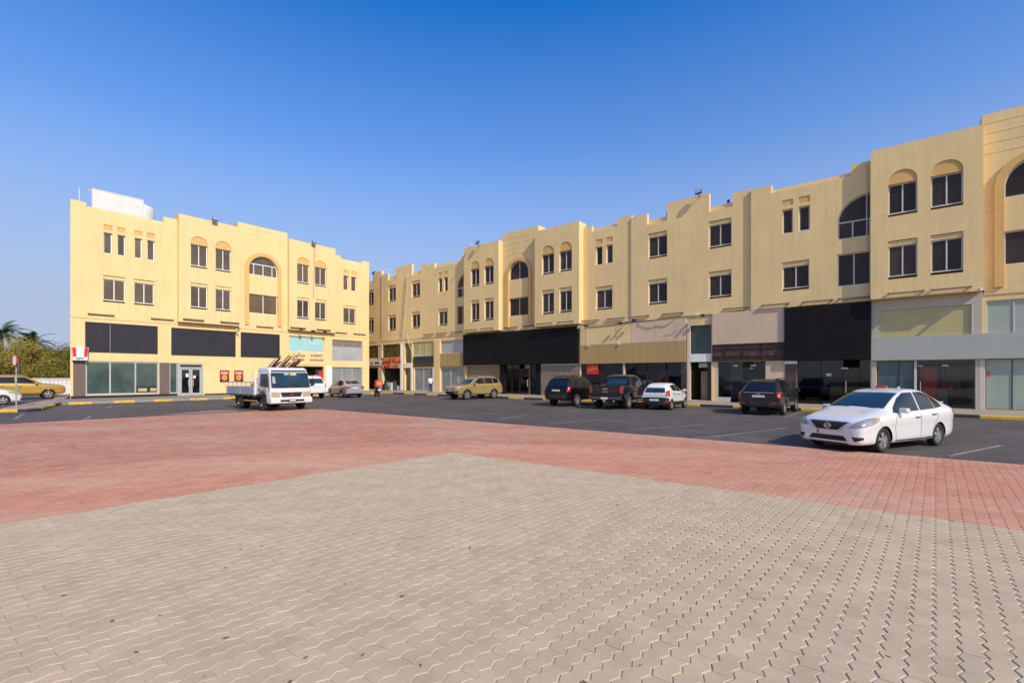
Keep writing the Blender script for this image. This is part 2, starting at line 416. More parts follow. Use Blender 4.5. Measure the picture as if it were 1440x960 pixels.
def glass_door(bld, u0, u1, z0, z1, y, glass='shop_glass', hside=1):     # frameless leaf with patch fittings
    g = MB(); g.box(u0, u1, y, y + .012, z0, z1); d = g.build('door', glass, bld)
    hu = u1 - .1 if hside > 0 else u0 + .1; c = u1 if hside > 0 else u0
    for z in (z0, z1 - .07): slab(d, 'patch_fitting', 'silver_frame', (min(c, c - hside * .22), max(c, c - hside * .22), y - .012, y + .024, z, z + .07))
    f = MB()
    f.tube([(hu, y - .05, z0 + .7), (hu, y - .05, z0 + 1.4)], .017, 8); f.box(hu - .01, hu + .01, y - .05, y, z0 + .8, z0 + .83); f.box(hu - .01, hu + .01, y - .05, y, z0 + 1.27, z0 + 1.3)
    f.build('handle', 'silver_frame', d); return d
def slab(bld, name, mat, *boxes, **k):
    mb = MB()
    for b in boxes: mb.box(*b)
    return mb.build(name, mat, bld, **k)

# ---------------------------------------------------------------- the short block (faces the sun)
A = Block(FA, 'commercial_building', 'pale yellow three storey block lit by full sun, with grey plinth and screened tanks on its roof', 0)
ua = lambda px, off=0: round(FA.u(px, off), 3)
W1, W2, S1 = (7.79, 9.42), (11.47, 13.34), (11.43, 13.07)
def prs(lst, off, st, z): return [(ua(a, off), ua(b, off), z[0], z[1], st) for a, b in lst]
LA = 25.67
A.bay(0, 6.76, 0, 6.45, 15.1, prs([(145.6, 158), (165, 176.5), (189, 200), (207, 217.7)], 0, 'slot', S1) + prs([(145, 176.3), (188.5, 217)], 0, 'box', W1),
      [(0, .90, 15.09, None), (.90, 5.79, 14.62, 14.86), (5.79, 6.76, 15.27, None)], lret=False)
A.bay(6.76, 11.56, -.4, 6.48, 15.7, prs([(268, 292), (303, 325)], -.4, 'niche', W2) + prs([(268, 292), (303, 325)], -.4, 'box', (7.86, 9.66)))
A.bay(11.56, 16.18, 0, 6.45, 16.28, [(12.53, 15.2, 11.55, 13.42, 'arch', (.18, .5, .82), 1.33, 12.62), (12.53, 15.2, 7.85, 9.72, 'plain')])
A.bay(16.18, 21.2, -.4, 6.5, 15.66, prs([(418, 435), (443, 459)], -.4, 'niche', (11.47, 13.32)) + prs([(418, 435), (443, 459)], -.4, 'box', (7.86, 9.6)))
A.bay(21.2, LA, 0, 6.45, 15.1, prs([(483, 490.5), (494, 501.5)], 0, 'slot', S1) + prs([(483, 500.5)], 0, 'box', W1),
      [(21.2, 22.05, 15.12, None), (22.05, 24.73, 14.62, 14.86), (24.73, LA, 15.09, None)])
w = A.wall
ring(w, 12.16, 15.57, 6.72, 12.09, .36, -.10, .0, 1)
for z in (14.9, 15.4, 15.85): w.box(11.6, 16.14, -.012, .0, z, z + .025)
z0 = .15
opsA = [dict(u0=.83, u1=5.39, z0=3.65, z1=6.0, d=.10), dict(u0=6.33, u1=11.37, z0=3.6, z1=5.97, d=.10), dict(u0=11.8, u1=15.42, z0=3.6, z1=5.97, d=.10),
        dict(u0=.85, u1=5.45, z0=.38, z1=3.0, d=.14), dict(u0=6.22, u1=8.72, z0=.15, z1=2.95, d=.14),
        dict(u0=16.36, u1=20.05, z0=4.33, z1=5.93, d=.16), dict(u0=16.5, u1=20.08, z0=.15, z1=2.84, d=.3),
        dict(u0=21.06, u1=24.8, z0=3.49, z1=5.82, d=.16), dict(u0=21.06, u1=24.8, z0=.25, z1=2.8, d=.16)]
panel(w, 0, LA, 0, 6.45, 0, opsA)
w.box(0, 6.7, -.035, 0, 6.27, 6.6); w.box(11.6, 16.1, -.035, 0, 6.27, 6.6); w.box(21.25, LA, -.035, 0, 6.27, 6.6)
w.box(6.7, 11.6, -.42, -.4, 6.48, 6.66); w.box(16.15, 21.22, -.42, -.4, 6.5, 6.66)
w.add([(.0, .005, 0), (1.8, 11, 0), (1.8, 11, 14.8), (0, .005, 14.8), (.25, .005, 14.8), (2.05, 11, 14.8), (2.05, 11, 13.9), (.25, .005, 13.9)], [(0, 3, 2, 1), (3, 4, 5, 2), (4, 7, 6, 5)]); w.box(LA - .02, LA, .02, 11, 0, 14.6); w.box(1.8, LA, 10.98, 11, 0, 14.6)
w.prism([(0, 0)], 0, 0) if False else w.add([(x, y, z) for z in (6.46, 13.9) for x, y in ((.15, .5), (LA - .05, .5), (LA - .05, 10.9), (1.85, 10.9))], [(0, 1, 5, 4), (1, 2, 6, 5), (2, 3, 7, 6), (3, 0, 4, 7), (4, 5, 6, 7), (3, 2, 1, 0)]); w.box(LA - .25, LA - .05, .5, 10.9, 13.9, 14.8); w.box(2.1, LA - .25, 10.7, 10.9, 13.9, 14.8)
A.finish(['brown_blind', 'brown_blind_deep', 'brown_blind', 'brown_blind_warm'], 'white_sash')
A.root['label'] = 'pale yellow three storey block in full sun, with grey tiled piers at its corner'
slab(A.root, 'roof', 'roof', (2.1, LA - .3, .55, 10.6, 13.9, 13.95))
# charcoal sign boards on the mezzanine
for a, b, c, d, cut in ((.83, 5.39, 3.65, 6.0, ua(155)), (6.33, 11.37, 3.6, 5.97, None), (11.8, 15.42, 3.6, 5.97, None)):
    f = slab(A.root, 'sign_panel', 'charcoal_board', *([(a + .08, cut - .01, .03, .09, c + .08, d - .08), (cut + .01, b - .08, .03, .09, c + .08, d - .08)] if cut else [(a + .08, b - .08, .03, .09, c + .08, d - .08)]))
    e = [(a, b, .005, .1, c, c + .08), (a, b, .005, .1, d - .08, d), (a, a + .08, .005, .1, c + .08, d - .08), (b - .08, b, .005, .1, c + .08, d - .08)]
    if cut: e.append((cut - .01, cut + .01, .02, .09, c + .08, d - .08))
    slab(f, 'frame', 'dark_frame', *e[:4])
    if cut: slab(f, 'joint', 'silver_frame', e[4])
slab(A.root, 'tiled_pier', 'brown_tile', (.16, .84, -.045, 0, .15, 3.0)); slab(A.root, 'tiled_pier', 'brown_tile', (5.5, 6.2, -.045, 0, .15, 2.96))
slab(A.root, 'plinth', 'black_trim', (.02, 6.75, -.07, -.048, .10, .34)); slab(A.root, 'plinth', 'black_trim', (8.8, 15.9, -.03, 0, .10, .26))
window(A.root, .85, 5.45, .38, 3.0, .06, ((ua(155) - .85) / 4.6, (ua(190.7) - .85) / 4.6), None, 'silver_frame', 'teal_glass', .10, name='shop_window')
slab(A.root, 'counter_strip', 'black_trim', (ua(191.5), 5.36, .075, .085, .5, 1.0)); slab(A.root, 'counter_card', 'cream_glass', (ua(194.5), ua(207), .066, .074, .58, .84), (ua(211.5), ua(220.5), .066, .074, .58, .84))
window(A.root, 6.22, 6.78, .38, 2.95, .06, (), None, 'silver_frame', 'teal_glass', .06, name='shop_window')
slab(A.root, 'door_frame', 'silver_frame', (6.79, 6.96, -.02, .12, .15, 2.93), (8.58, 8.72, -.02, .12, .15, 2.93), (6.96, 8.58, -.02, .12, 2.52, 2.62), (6.96, 8.58, -.02, .12, 2.82, 2.93), (6.22, 6.79, -.02, .12, .15, .38))
slab(A.root, 'transom', 'black_glass', (6.96, 8.58, .03, .05, 2.62, 2.82))
door(A.root, 6.98, 7.76, .17, 2.51, .03, 'silver_frame', 'shop_glass_grey', .12); door(A.root, 7.78, 8.57, .17, 2.51, .03, 'silver_frame', 'shop_glass_grey', .12, hside=-1)
slab(A.root, 'paper_notice', 'white_sign', (7.40, 7.60, .035, .045, 1.75, 2.05), (7.95, 8.15, .035, .045, 1.65, 1.88))
room(A.root, 6.8, 8.7, .16, 2.9, .16, 2.6, 'room_dark', 'room_beige', 'room_beige')
# barber and market unit
window(A.root, 16.36, 20.05, 4.33, 5.93, .10, (.5,), None, 'white_frame', 'cyan_glass', .05, name='shop_window')
slab(A.root, 'white_pier', 'white_sign', (20.3, 21.0, -.03, 0, .15, 2.9))
slab(A.root, 'sign_board', 'yellow_stucco', (16.4, 20.2, -.05, 0, 3.0, 4.28))
room(A.root, 16.5, 20.08, .15, 2.84, .3, 3.5, 'room_dark', 'room_beige', 'black_trim')
slab(A.root, 'shop_front', 'dark_frame', (16.5, 16.62, .05, .2, .15, 2.84), (18.1, 18.2, .05, .2, .15, 2.84), (19.2, 19.5, .05, .2, .15, 2.5)); slab(A.root, 'sign_strip', 'cloth_red', (19.55, 20.05, .12, .2, .15, 2.4))
window(A.root, 21.06, 24.8, 3.49, 5.82, .10, (), None, 'silver_frame', 'lilac_glass', .05, name='shop_window')
slab(A.root, 'blind', 'slate_letter', (21.12, 24.74, .112, .122, 5.1, 5.75))
window(A.root, 21.06, 24.8, .25, 2.8, .10, (.33, .66), None, 'white_frame', 'grey_glass', .04, name='shop_window')
# lettering over the shop
def lets(fr, name, lab, cat, items):
    r = empty(name, fr.O, fr.a, lab, cat)
    for s_, size, mat, loc, sx, b in items: text('letters', s_, size, mat, r, loc, ext=.02, sx=sx, bold=b)
    return r
lets(FA, 'shop_lettering', 'dark raised shop letters in two lines above the truck cab, beside the cyan mezzanine glass', 'lettering',
     [('\uFEE5\uFEEE\uFEDF\uFE8E\uFEBB', .52, 'slate_letter', (17.3, -.07, 4.0), 1.0, .01), ('ENTERTAIN', .34, 'slate_letter', (17.25, -.07, 3.5), .72, .008)])
lets(FA, 'shop_lettering', 'faint grey shop letters in two lines above the dark shop opening with the white car', 'lettering',
     [('KARMAT', .36, 'slate_letter', (19.25, -.07, 3.98), .95, .002), ('SHOWROOM', .34, 'slate_letter', (19.25, -.07, 3.50), .72, .003)])

# ---------------------------------------------------------------- the long block (raked by the sun)
B = Block(FB, 'commercial_building', 'long ochre three storey block in raking light, behind the dark parked cars', 0)
ub = lambda px, off=0: round(FB.u(px, off), 3)
UP, LO, SL = (10.86, 12.5), (7.38, 9.06), (10.88, 12.4)
def std(ps, st_u='niche'): return [(a, b, UP[0], UP[1], st_u) for a, b in ps] + [(a, b, LO[0], LO[1], 'box') for a, b in ps]
ZB = 6.2
def main_bay(s, end=None):                       # the plain bay of four large windows, s = its sun side edge
    e = end or s - 8.5
    B.bay(e, s, 0, ZB, 14.25, [(a, b, 10.86, 12.34, 'box') for a, b in ((s - 2.74, s - 1.24), (s - 7.18, s - 5.71))] + [(a, b, LO[0], 8.82, 'box') for a, b in ((s - 2.74, s - 1.24), (s - 7.18, s - 5.71))],
          [(e, s - 7.25, 14.2, None), (s - 7.25, s - 5.72, 13.35, 13.72), (s - 5.72, s - 2.7, 14.65, None), (s - 2.7, s - 1.18, 13.35, 13.70), (s - 1.18, s, 14.25, None)])
def arch_bay(u0, u1, c, top, y=0):
    h = 1.19 if u0 < -20 else 1.33
    B.bay(u0, u1, y, ZB, top, [(c - h, c + h, 10.85, 12.55 if h < 1.2 else 12.72, 'arch', (.5,), h, None), (c - h, c + h, 7.45, 9.15, 'plain')])
    ring(B.wall, c - h - .35, c + h + .35, 6.36, (12.55 if h < 1.2 else 12.72) - h, .34, y - .14, y, 1)
    for k in range(6): B.wall.box(u0 + .02, u1 - .02, y - .012, y, 12.2 + k * .52, 12.225 + k * .52) if 12.2 + k * .52 > 13.2 else None
def pair_bay(u0, u1, ps, top): B.bay(u0, u1, -.55, ZB, top, std(ps))
def half_bay(u1, y):                               # slots, shuttered window and a half arch that runs into the next projection
    u0 = u1 - 6.32
    B.bay(u0, u1, y, ZB, 14.24, [(u1 - 4.49, u1 - 3.90, SL[0], SL[1], 'slot'), (u1 - 3.60, u1 - 2.99, SL[0], SL[1], 'slot'), (u1 - 4.49, u1 - 3.03, LO[0], 8.75, 'box'),
          (u1 - 1.60, u1 - .004, 9.98, 12.44, 'quarter', (.46, .96), 1.45, 10.96), (u1 - 1.60, u1 - .004, 7.17, 9.09, 'plain')],
          [(u0, u0 + 1.22, 14.16, None), (u0 + 1.22, u0 + 5.36, 13.62, 13.86), (u0 + 5.36, u1, 14.24, None)])
pair_bay(8.1, 12.7, [(8.9, 10.15), (10.7, 11.95)], 14.65)
arch_bay(3.13, 8.1, 5.25, 15.3)
pair_bay(-1.43, 3.13, [(-.65, .59), (1.13, 2.39)], 14.62)
half_bay(-1.43, -.15)
main_bay(-7.75, -16.33)
B.bay(-20.7, -16.33, .10, ZB, 14.4, [(-19.49, -18.9, 10.96, 12.45, 'slot'), (-18.54, -17.97, 10.96, 12.45, 'slot'), (-19.49, -18.0, LO[0], 8.85, 'box')],
      [(-20.7, -19.86, 14.3, None), (-19.86, -17.6, 13.8, 14.05), (-17.6, -16.33, 14.4, None)])
pair_bay(-25.3, -20.7, [(-24.52, -23.23), (-22.68, -21.42)], 14.7)
arch_bay(-29.6, -25.3, -27.56, 15.4)
pair_bay(-34.3, -29.6, [(-33.31, -32.13), (-31.46, -30.25)], 14.73)
half_bay(-34.3, 0.0)
main_bay(-40.62, -49.3)
B.bay(-60, -49.3, .10, ZB, 14.4, [(-52.5, -51.0, 10.86, 12.34, 'box'), (-52.5, -51.0, LO[0], 8.82, 'box')], [(-60, -50.9, 13.5, 13.8), (-50.9, -49.3, 14.75, None)])
w = B.wall
LB0, LB1 = -60., 12.7
opsB = [dict(u0=3.28, u1=9.0, z0=4.0, z1=5.72, d=.12), dict(u0=3.25, u1=9.0, z0=.15, z1=2.75, d=.14),
        dict(u0=-1.17, u1=2.87, z0=.13, z1=2.72, d=.25), dict(u0=-5.2, u1=-1.46, z0=.13, z1=2.9, d=.25),
        dict(u0=-9.94, u1=-6.9, z0=.13, z1=2.82, d=.2), dict(u0=-11.85, u1=-10.3, z0=.13, z1=5.45, d=.5),
        dict(u0=-20.9, u1=-12.1, z0=.13, z1=2.85, d=.6), dict(u0=-34.6, u1=-20.95, z0=.13, z1=2.95, d=.6),
        dict(u0=-38.4, u1=-34.65, z0=4.25, z1=5.6, d=.15), dict(u0=-38.4, u1=-34.7, z0=.13, z1=2.85, d=.15),
        dict(u0=-43.2, u1=-39.6, z0=2.8, z1=5.68, d=.15), dict(u0=-42.9, u1=-39.75, z0=.13, z1=2.75, d=.15),
        dict(u0=-44.7, u1=-43.45, z0=.13, z1=5.6, d=.5), dict(u0=-48.96, u1=-45.4, z0=4.05, z1=5.6, d=.15), dict(u0=-48.96, u1=-45.4, z0=.13, z1=2.8, d=.3),
        dict(u0=-55, u1=-49.85, z0=4.05, z1=5.6, d=.15), dict(u0=-55, u1=-49.85, z0=.13, z1=2.8, d=.3)]
panel(w, LB0, LB1, 0, ZB, 0, opsB)
for a, b in ((-60, -34.4), (-20.6, -7.8), (-29.5, -25.4), (3.2, 8.05)): w.box(a, b, -.04, 0, 6.02, 6.32)
for a, b, y in ((-34.3, -29.6, -.55), (-25.3, -20.7, -.55), (-1.43, 3.13, -.55), (8.1, 12.7, -.55)): w.box(a + .01, b - .01, y - .02, y, 6.2, 6.36)
w.box(LB0, LB0 + .02, .02, 12, 0, 13.7); w.box(LB1 - .02, LB1, .02, 12, 0, 13.7); w.box(LB0, LB1, 11.98, 12, 0, 13.7)
w.box(LB0 + .05, LB1 - .05, .6, 11.9, 6.25, 13.0); w.box(LB0 + .05, LB1 - .05, 11.7, 11.9, 13.0, 13.8)
B.finish(['bronze_glass', 'bronze_deep', 'bronze_glass', 'bronze_mesh'])
R_ = B.root
slab(R_, 'roof', 'roof', (LB0 + .1, LB1 - .1, .62, 11.6, 13.0, 13.05))
# unit at the near end: pale green glass, long grey fascia
window(R_, 3.28, 9.0, 4.0, 5.72, .07, ((ub(1426) - 3.28) / 5.72, .72), None, 'white_frame', 'frost_glass', .05, name='shop_window')
window(R_, 3.25, 9.0, .15, 2.75, .07, ((ub(1424) - 3.25) / 5.75, .72), None, 'dark_frame', 'frost_glass', .03, name='shop_window')
slab(R_, 'sticker', 'red_sign', (3.32, 3.43, .05, .06, 1.85, 2.1))
slab(R_, 'white_post', 'white_frame', (3.03, 3.22, -.05, .02, .13, 2.75)); slab(R_, 'white_post', 'grey_render', (2.88, 3.02, -.05, .02, .13, 2.75))
slab(R_, 'fascia', 'grey_board', (-1.42, 9.2, -.20, -.02, 2.75, 4.05))
slab(R_, 'surround', 'grey_render', (-1.41, 3.12, -.10, -.001, 5.62, 6.19), (-1.41, -1.05, -.10, -.001, 4.06, 5.62), (2.78, 3.12, -.10, -.001, 4.06, 5.62)); slab(R_, 'grey_pier', 'grey_render', (-1.41, -1.2, -.06, -.001, .13, 2.74))
slab(R_, 'panel_board', 'cream_glass', (-1.05, 2.72, -.03, -.001, 4.06, 5.60)); slab(R_, 'white_trim', 'white_frame', (2.73, 2.78, -.12, -.002, 4.06, 5.60)); slab(R_, 'white_trim', 'white_frame', (-1.05, 2.73, -.12, -.10, 5.60, 5.64))
window(R_, -1.17, .46, .13, 2.72, .08, (.6,), None, 'dark_frame', 'blue_glass', .04, name='shop_window')
slab(R_, 'white_post', 'white_frame', (.46, .58, -.02, .12, .13, 2.72))
room(R_, .5, 2.87, .13, 2.72, .25, 4.2, 'room_white', 'room_beige', 'room_dark')
slab(R_, 'red_cabinet', 'room_red', (.75, 1.45, 1.0, 1.4, .13, 2.35)); slab(R_, 'counter', 'room_white', (1.5, 2.0, 2.2, 2.6, .13, 1.15)); slab(R_, 'wall_shelf', 'room_white', (1.8, 2.6, 4.1, 4.18, 1.2, 2.3))
glass_door(R_, .62, 1.72, .15, 2.45, .10, 'shop_glass_grey', -1); slab(R_, 'fixed_pane', 'shop_glass_grey', (1.74, 2.85, .10, .112, .15, 2.45)); slab(R_, 'patch_fitting', 'silver_frame', (1.6, 1.86, .085, .127, 2.38, 2.46)); slab(R_, 'transom', 'shop_glass_dark', (.6, 2.86, .10, .11, 2.47, 2.71)); slab(R_, 'step', 'concrete', (.5, 2.9, -.02, .3, .10, .15))
# black fascia unit
slab(R_, 'black_fascia', 'black_board', (-5.79, -1.44, -.28, -.02, 2.83, 6.14))
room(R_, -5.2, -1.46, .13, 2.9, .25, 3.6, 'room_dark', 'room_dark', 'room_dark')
slab(R_, 'fixed_pane', 'shop_glass_dark', (-5.16, -3.9, .10, .112, .16, 2.8)); slab(R_, 'fixed_pane', 'shop_glass_dark', (-3.88, -2.75, .10, .112, .16, 2.8)); slab(R_, 'fixed_pane', 'shop_glass_dark', (-1.95, -1.48, .10, .112, .16, 2.8))
glass_door(R_, -2.73, -1.97, .16, 2.35, .10, 'shop_glass_dark', -1); slab(R_, 'patch_fitting', 'silver_frame', (-2.85, -2.6, .085, .127, 2.28, 2.36)); slab(R_, 'sticker', 'room_white', (-3.62, -3.35, .09, .099, 1.85, 2.02))
slab(R_, 'marble_pier', 'marble', (-5.78, -5.21, -.06, 0, .13, 2.66)); slab(R_, 'small_sign', 'white_sign', (-5.8, -5.1, -.14, -.07, 2.62, 2.8)); slab(R_, 'steel_post', 'brown_tile', (-5.2, -5.12, -.04, .1, .13, 2.85))
# beige panel with the stripped sign frame below
slab(R_, 'beige_panel', 'cream_render', (-10.2, -5.8, -.16, -.02, 4.02, 6.18))
sf = slab(R_, 'sign_backing', 'rust', (-10.2, -5.8, -.10, -.02, 2.86, 4.02))
slab(sf, 'iron_frame', 'iron', *[(-10.2, -5.8, -.16, -.11, z, z + .05) for z in (2.9, 3.15, 3.68, 3.95)], *[(u, u + .05, -.15, -.105, 2.95, 3.95) for u in (-10.2, -9.35, -8.25, -7.1, -5.86)])
room(R_, -9.94, -6.9, .13, 2.82, .2, 3.4, 'room_dark', 'room_beige', 'room_white')
slab(R_, 'fixed_pane', 'shop_glass_grey', (-9.9, -8.3, .08, .092, .4, 2.78)); glass_door(R_, -8.28, -7.66, .16, 2.4, .08, 'shop_glass_dark', 1); slab(R_, 'fixed_pane', 'shop_glass_dark', (-7.64, -6.92, .08, .092, .16, 2.78)); slab(R_, 'white_stall_riser', 'white_frame', (-9.94, -8.3, .02, .18, .13, .4)); slab(R_, 'white_post', 'white_frame', (-9.96, -9.88, .0, .1, .4, 2.8)); slab(R_, 'patch_fitting', 'silver_frame', (-8.9, -8.6, .06, .1, 2.5, 2.6)); slab(R_, 'patch_fitting', 'silver_frame', (-7.8, -7.5, .06, .1, 2.5, 2.6))
slab(R_, 'cream_pier', 'cream_render', (-6.9, -5.8, -.03, 0, .13, 2.83))
# stair hall
slab(R_, 'door_surround', 'cream_render', (-10.3, -10.2, -.06, .1, .13, 5.6)); slab(R_, 'door_surround', 'cream_render', (-11.98, -11.86, -.06, .1, .13, 5.6)); slab(R_, 'white_post', 'white_frame', (-11.85, -11.78, -.02, .2, .13, 5.45))
window(R_, -11.78, -10.3, 3.42, 5.45, .16, (), None, 'dark_frame', 'green_glass', .03, name='stair_window'); slab(R_, 'lintel', 'white_sign', (-11.78, -10.3, -.02, .3, 2.85, 3.42))
room(R_, -11.8, -10.3, .13, 2.85, .5, 3., 'olive_glass', 'room_dark', 'room_beige'); slab(R_, 'meter_sign', 'grey_board', (-11.2, -10.6, .1, .14, 2.45, 2.75)); slab(R_, 'beige_door', 'room_beige', (-11.3, -10.7, .9, .96, .14, 2.2)); slab(R_, 'dark_door_leaf', 'dark_frame', (-10.6, -10.34, .1, .6, .14, 2.8))
# ochre fascia units behind the pickup
slab(R_, 'beige_panel', 'cream_render', (-16.3, -12.05, -.06, -.002, 4.42, 6.0)); slab(R_, 'ochre_panel', 'yellow_stucco', (-20.9, -16.32, -.05, -.002, 4.42, 6.0))
slab(R_, 'ochre_fascia', 'ochre_band', (-20.92, -12.05, -.12, -.06, 2.86, 4.41))
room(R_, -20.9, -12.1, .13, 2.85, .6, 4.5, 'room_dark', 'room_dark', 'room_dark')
for a, b, g in ((-20.85, -19.0, 'shop_glass_dark'), (-18.95, -17.0, 'shop_glass_dark'), (-16.9, -15.1, 'shop_glass_grey'), (-15.05, -13.6, 'shop_glass_dark'), (-13.5, -12.15, 'shop_glass_dark')):
    window(R_, a, b, .15, 2.82, .1, (), None, 'dark_frame', g, .05, name='shop_window')
slab(R_, 'cream_pier', 'cream_render', (-17.0, -16.86, -.04, .1, .13, 2.85)); slab(R_, 'stone_pier', 'marble', (-12.4, -11.98, -.05, .0, .13, 2.85)); slab(R_, 'shelf', 'room_red', (-14.8, -13.9, 1.6, 2.0, .13, 2.2)); slab(R_, 'shelf', 'room_white', (-16.6, -15.4, 2.0, 2.4, .13, 1.5))
# wide black fascia on granite and marble piers
slab(R_, 'black_fascia', 'black_board', (-34.66, -21.0, -.30, -.04, 2.93, 6.04))
slab(R_, 'granite_pier', 'granite', (-25.0, -20.95, -.04, 0, .13, 2.9)); slab(R_, 'granite_pier', 'granite', (-34.6, -29.9, .3, .34, .13, 2.9)); slab(R_, 'granite_pier', 'granite', (-27.0, -26.4, .2, .24, .13, 2.9)); slab(R_, 'black_pier', 'black_board', (-29.9, -29.3, -.04, .3, .13, 2.9)); slab(R_, 'black_pier', 'black_board', (-25.6, -25.02, -.04, .3, .13, 2.9))
room(R_, -29.3, -25.6, .13, 2.95, .6, 4., 'room_dark', 'room_beige', 'room_dark')
window(R_, -29.25, -27.6, .15, 2.9, .12, (.45,), None, 'dark_frame', 'shop_glass_grey', .04, name='shop_window'); door(R_, -27.55, -26.5, .15, 2.5, .12, 'dark_frame', 'shop_glass_dark', .05); window(R_, -26.4, -25.65, .15, 2.9, .3, (), None, 'dark_frame', 'shop_glass_grey', .04, name='shop_window')
slab(R_, 'light_strip', 'white_sign', (-34.6, -29.95, -.02, .0, 2.84, 2.9)); slab(R_, 'light_strip', 'white_sign', (-25.0, -21.0, -.06, -.041, 2.82, 2.88))
# grey blue glass and ochre fascia
window(R_, -38.4, -34.65, 4.25, 5.6, .08, (.5,), None, 'silver_frame', 'lilac_glass', .05, name='shop_window'); slab(R_, 'ochre_fascia', 'ochre_band', (-39.0, -34.66, -.10, -.02, 2.86, 4.22))
window(R_, -38.4, -34.7, .15, 2.85, .08, (.4, .7), None, 'white_frame', 'grey_glass', .06, name='shop_window'); slab(R_, 'yellow_pier', 'yellow_stucco', (-39.3, -38.42, -.12, 0, .13, 5.7)); slab(R_, 'white_pier', 'white_sign', (-39.62, -39.32, -.10, 0, .13, 2.8))
window(R_, -43.2, -39.6, 4.02, 5.68, .08, (.33, .66), None, 'white_frame', 'cream_glass', .04, name='shop_window'); window(R_, -43.2, -39.6, 2.8, 4.0, .08, (), None, 'dark_frame', 'black_glass', .04, name='shop_window')
window(R_, -42.9, -39.75, .15, 2.75, .08, (.5,), None, 'white_frame', 'grey_glass', .06, name='shop_window')
# second stair hall
window(R_, -44.7, -43.45, 3.3, 5.6, .2, (), None, 'white_frame', 'green_glass', .05, name='stair_window'); slab(R_, 'lintel', 'white_sign', (-44.75, -43.4, -.06, .3, 2.75, 3.28)); slab(R_, 'beige_door', 'olive_glass', (-44.7, -43.45, .3, .36, .13, 2.7))
slab(R_, 'white_post', 'white_sign', (-45.38, -45.05, -.08, .02, .13, 5.6)); slab(R_, 'white_post', 'white_sign', (-43.44, -43.2, -.08, .02, .13, 2.78))
# open fronted shop and its neighbour
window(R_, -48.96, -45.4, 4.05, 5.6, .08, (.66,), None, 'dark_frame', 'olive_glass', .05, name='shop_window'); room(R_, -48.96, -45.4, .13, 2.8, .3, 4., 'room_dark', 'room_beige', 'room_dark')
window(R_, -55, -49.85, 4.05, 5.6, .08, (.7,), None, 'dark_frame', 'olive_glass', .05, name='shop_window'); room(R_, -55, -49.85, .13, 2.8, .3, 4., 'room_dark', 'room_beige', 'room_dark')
slab(R_, 'cream_pier', 'cream_render', (-49.8, -49.0, -.08, 0, .13, 5.65))
# ================================================================ ground
def struct(o): o['kind'] = 'structure'; return o
def sheet(name, pts, z, mat):
    mb = MB(); mb.poly([(p[0], p[1], z) for p in pts]); return struct(mb.build(name, mat))
def asphalt(key, c):
    m, nt, b = nodes(key)
    tc = N(nt, 'ShaderNodeTexCoord')
    big = N(nt, 'ShaderNodeTexNoise', Scale=.22, Detail=6, Roughness=.62); mid = N(nt, 'ShaderNodeTexNoise', Scale=1.6, Detail=6, Roughness=.7); fine = N(nt, 'ShaderNodeTexNoise', Scale=90., Detail=3, Roughness=.7)
    for n in (big, mid, fine): nt.links.new(tc.outputs['Object'], n.inputs[0])
    r1 = ramp(nt, big.outputs[0], [(.32, sc(c, .78)), (.55, c), (.75, sc(c, 1.35))])
    r2 = ramp(nt, mid.outputs[0], [(.35, (.74, .74, .74)), (.7, (1.18, 1.16, 1.13))])
    r3 = ramp(nt, fine.outputs[0], [(.3, (.62, .62, .62)), (.72, (1.35, 1.33, 1.3))])
    c1 = mixc(nt, 1., r1.outputs[0], r2.outputs[0], 'MULTIPLY'); c2 = mixc(nt, 1., c1, r3.outputs[0], 'MULTIPLY')
    # tar seams and cracks
    vo = N(nt, 'ShaderNodeTexVoronoi', feature='DISTANCE_TO_EDGE', Scale=.16); wb = N(nt, 'ShaderNodeTexNoise', Scale=.9, Detail=4)
    nt.links.new(tc.outputs['Object'], wb.inputs[0]); ad = mixc(nt, .06, tc.outputs['Object'], wb.outputs[1], 'ADD')
    nt.links.new(ad, vo.inputs['Vector']); cr = ramp(nt, vo.outputs[0], [(.0, (1, 1, 1)), (.012, (0, 0, 0))])
    c3 = mixc(nt, cr.outputs[0], c2, sc(c, .55))
    sp = N(nt, 'ShaderNodeTexNoise', Scale=.75, Detail=3, Roughness=.5); nt.links.new(tc.outputs['Object'], sp.inputs[0])
    oil = ramp(nt, sp.outputs[0], [(.66, (0, 0, 0)), (.74, (.6,) * 3)]); c3 = mixc(nt, oil.outputs[0], c3, sc(c, .5))
    dz = ramp(nt, sp.outputs[0], [(.26, (.45,) * 3), (.34, (0, 0, 0))]); c3 = mixc(nt, dz.outputs[0], c3, (.21, .18, .155)); nt.links.new(c3, b.inputs['Base Color'])
    b.inputs['Roughness'].default_value = .78; b.inputs['Specular IOR Level'].default_value = .35
    bp = N(nt, 'ShaderNodeBump', Strength=.5, Distance=.006); nt.links.new(fine.outputs[0], bp.inputs['Height']); nt.links.new(bp.outputs[0], b.inputs['Normal'])
    M[key] = m
asphalt('asphalt', (.108, .093, .086))
def worn(key, col, under):
    m, nt, b = nodes(key); tc = N(nt, 'ShaderNodeTexCoord'); n = N(nt, 'ShaderNodeTexNoise', Scale=7., Detail=6, Roughness=.75); nt.links.new(tc.outputs['Object'], n.inputs[0])
    r = ramp(nt, n.outputs[0], [(.40, under), (.60, col)]); nt.links.new(r.outputs[0], b.inputs['Base Color']); b.inputs['Roughness'].default_value = .8; M[key] = m
worn('worn_paint', (.36, .33, .30), (.085, .078, .077))
worn('dust', (.34, .29, .25), (.14, .12, .11))
worn('pave_red_grey', (.30, .20, .16), (.36, .29, .24))
sheet('ground', [(-500, -500), (500, -500), (500, 500), (-500, 500)], -.06, 'sandy')
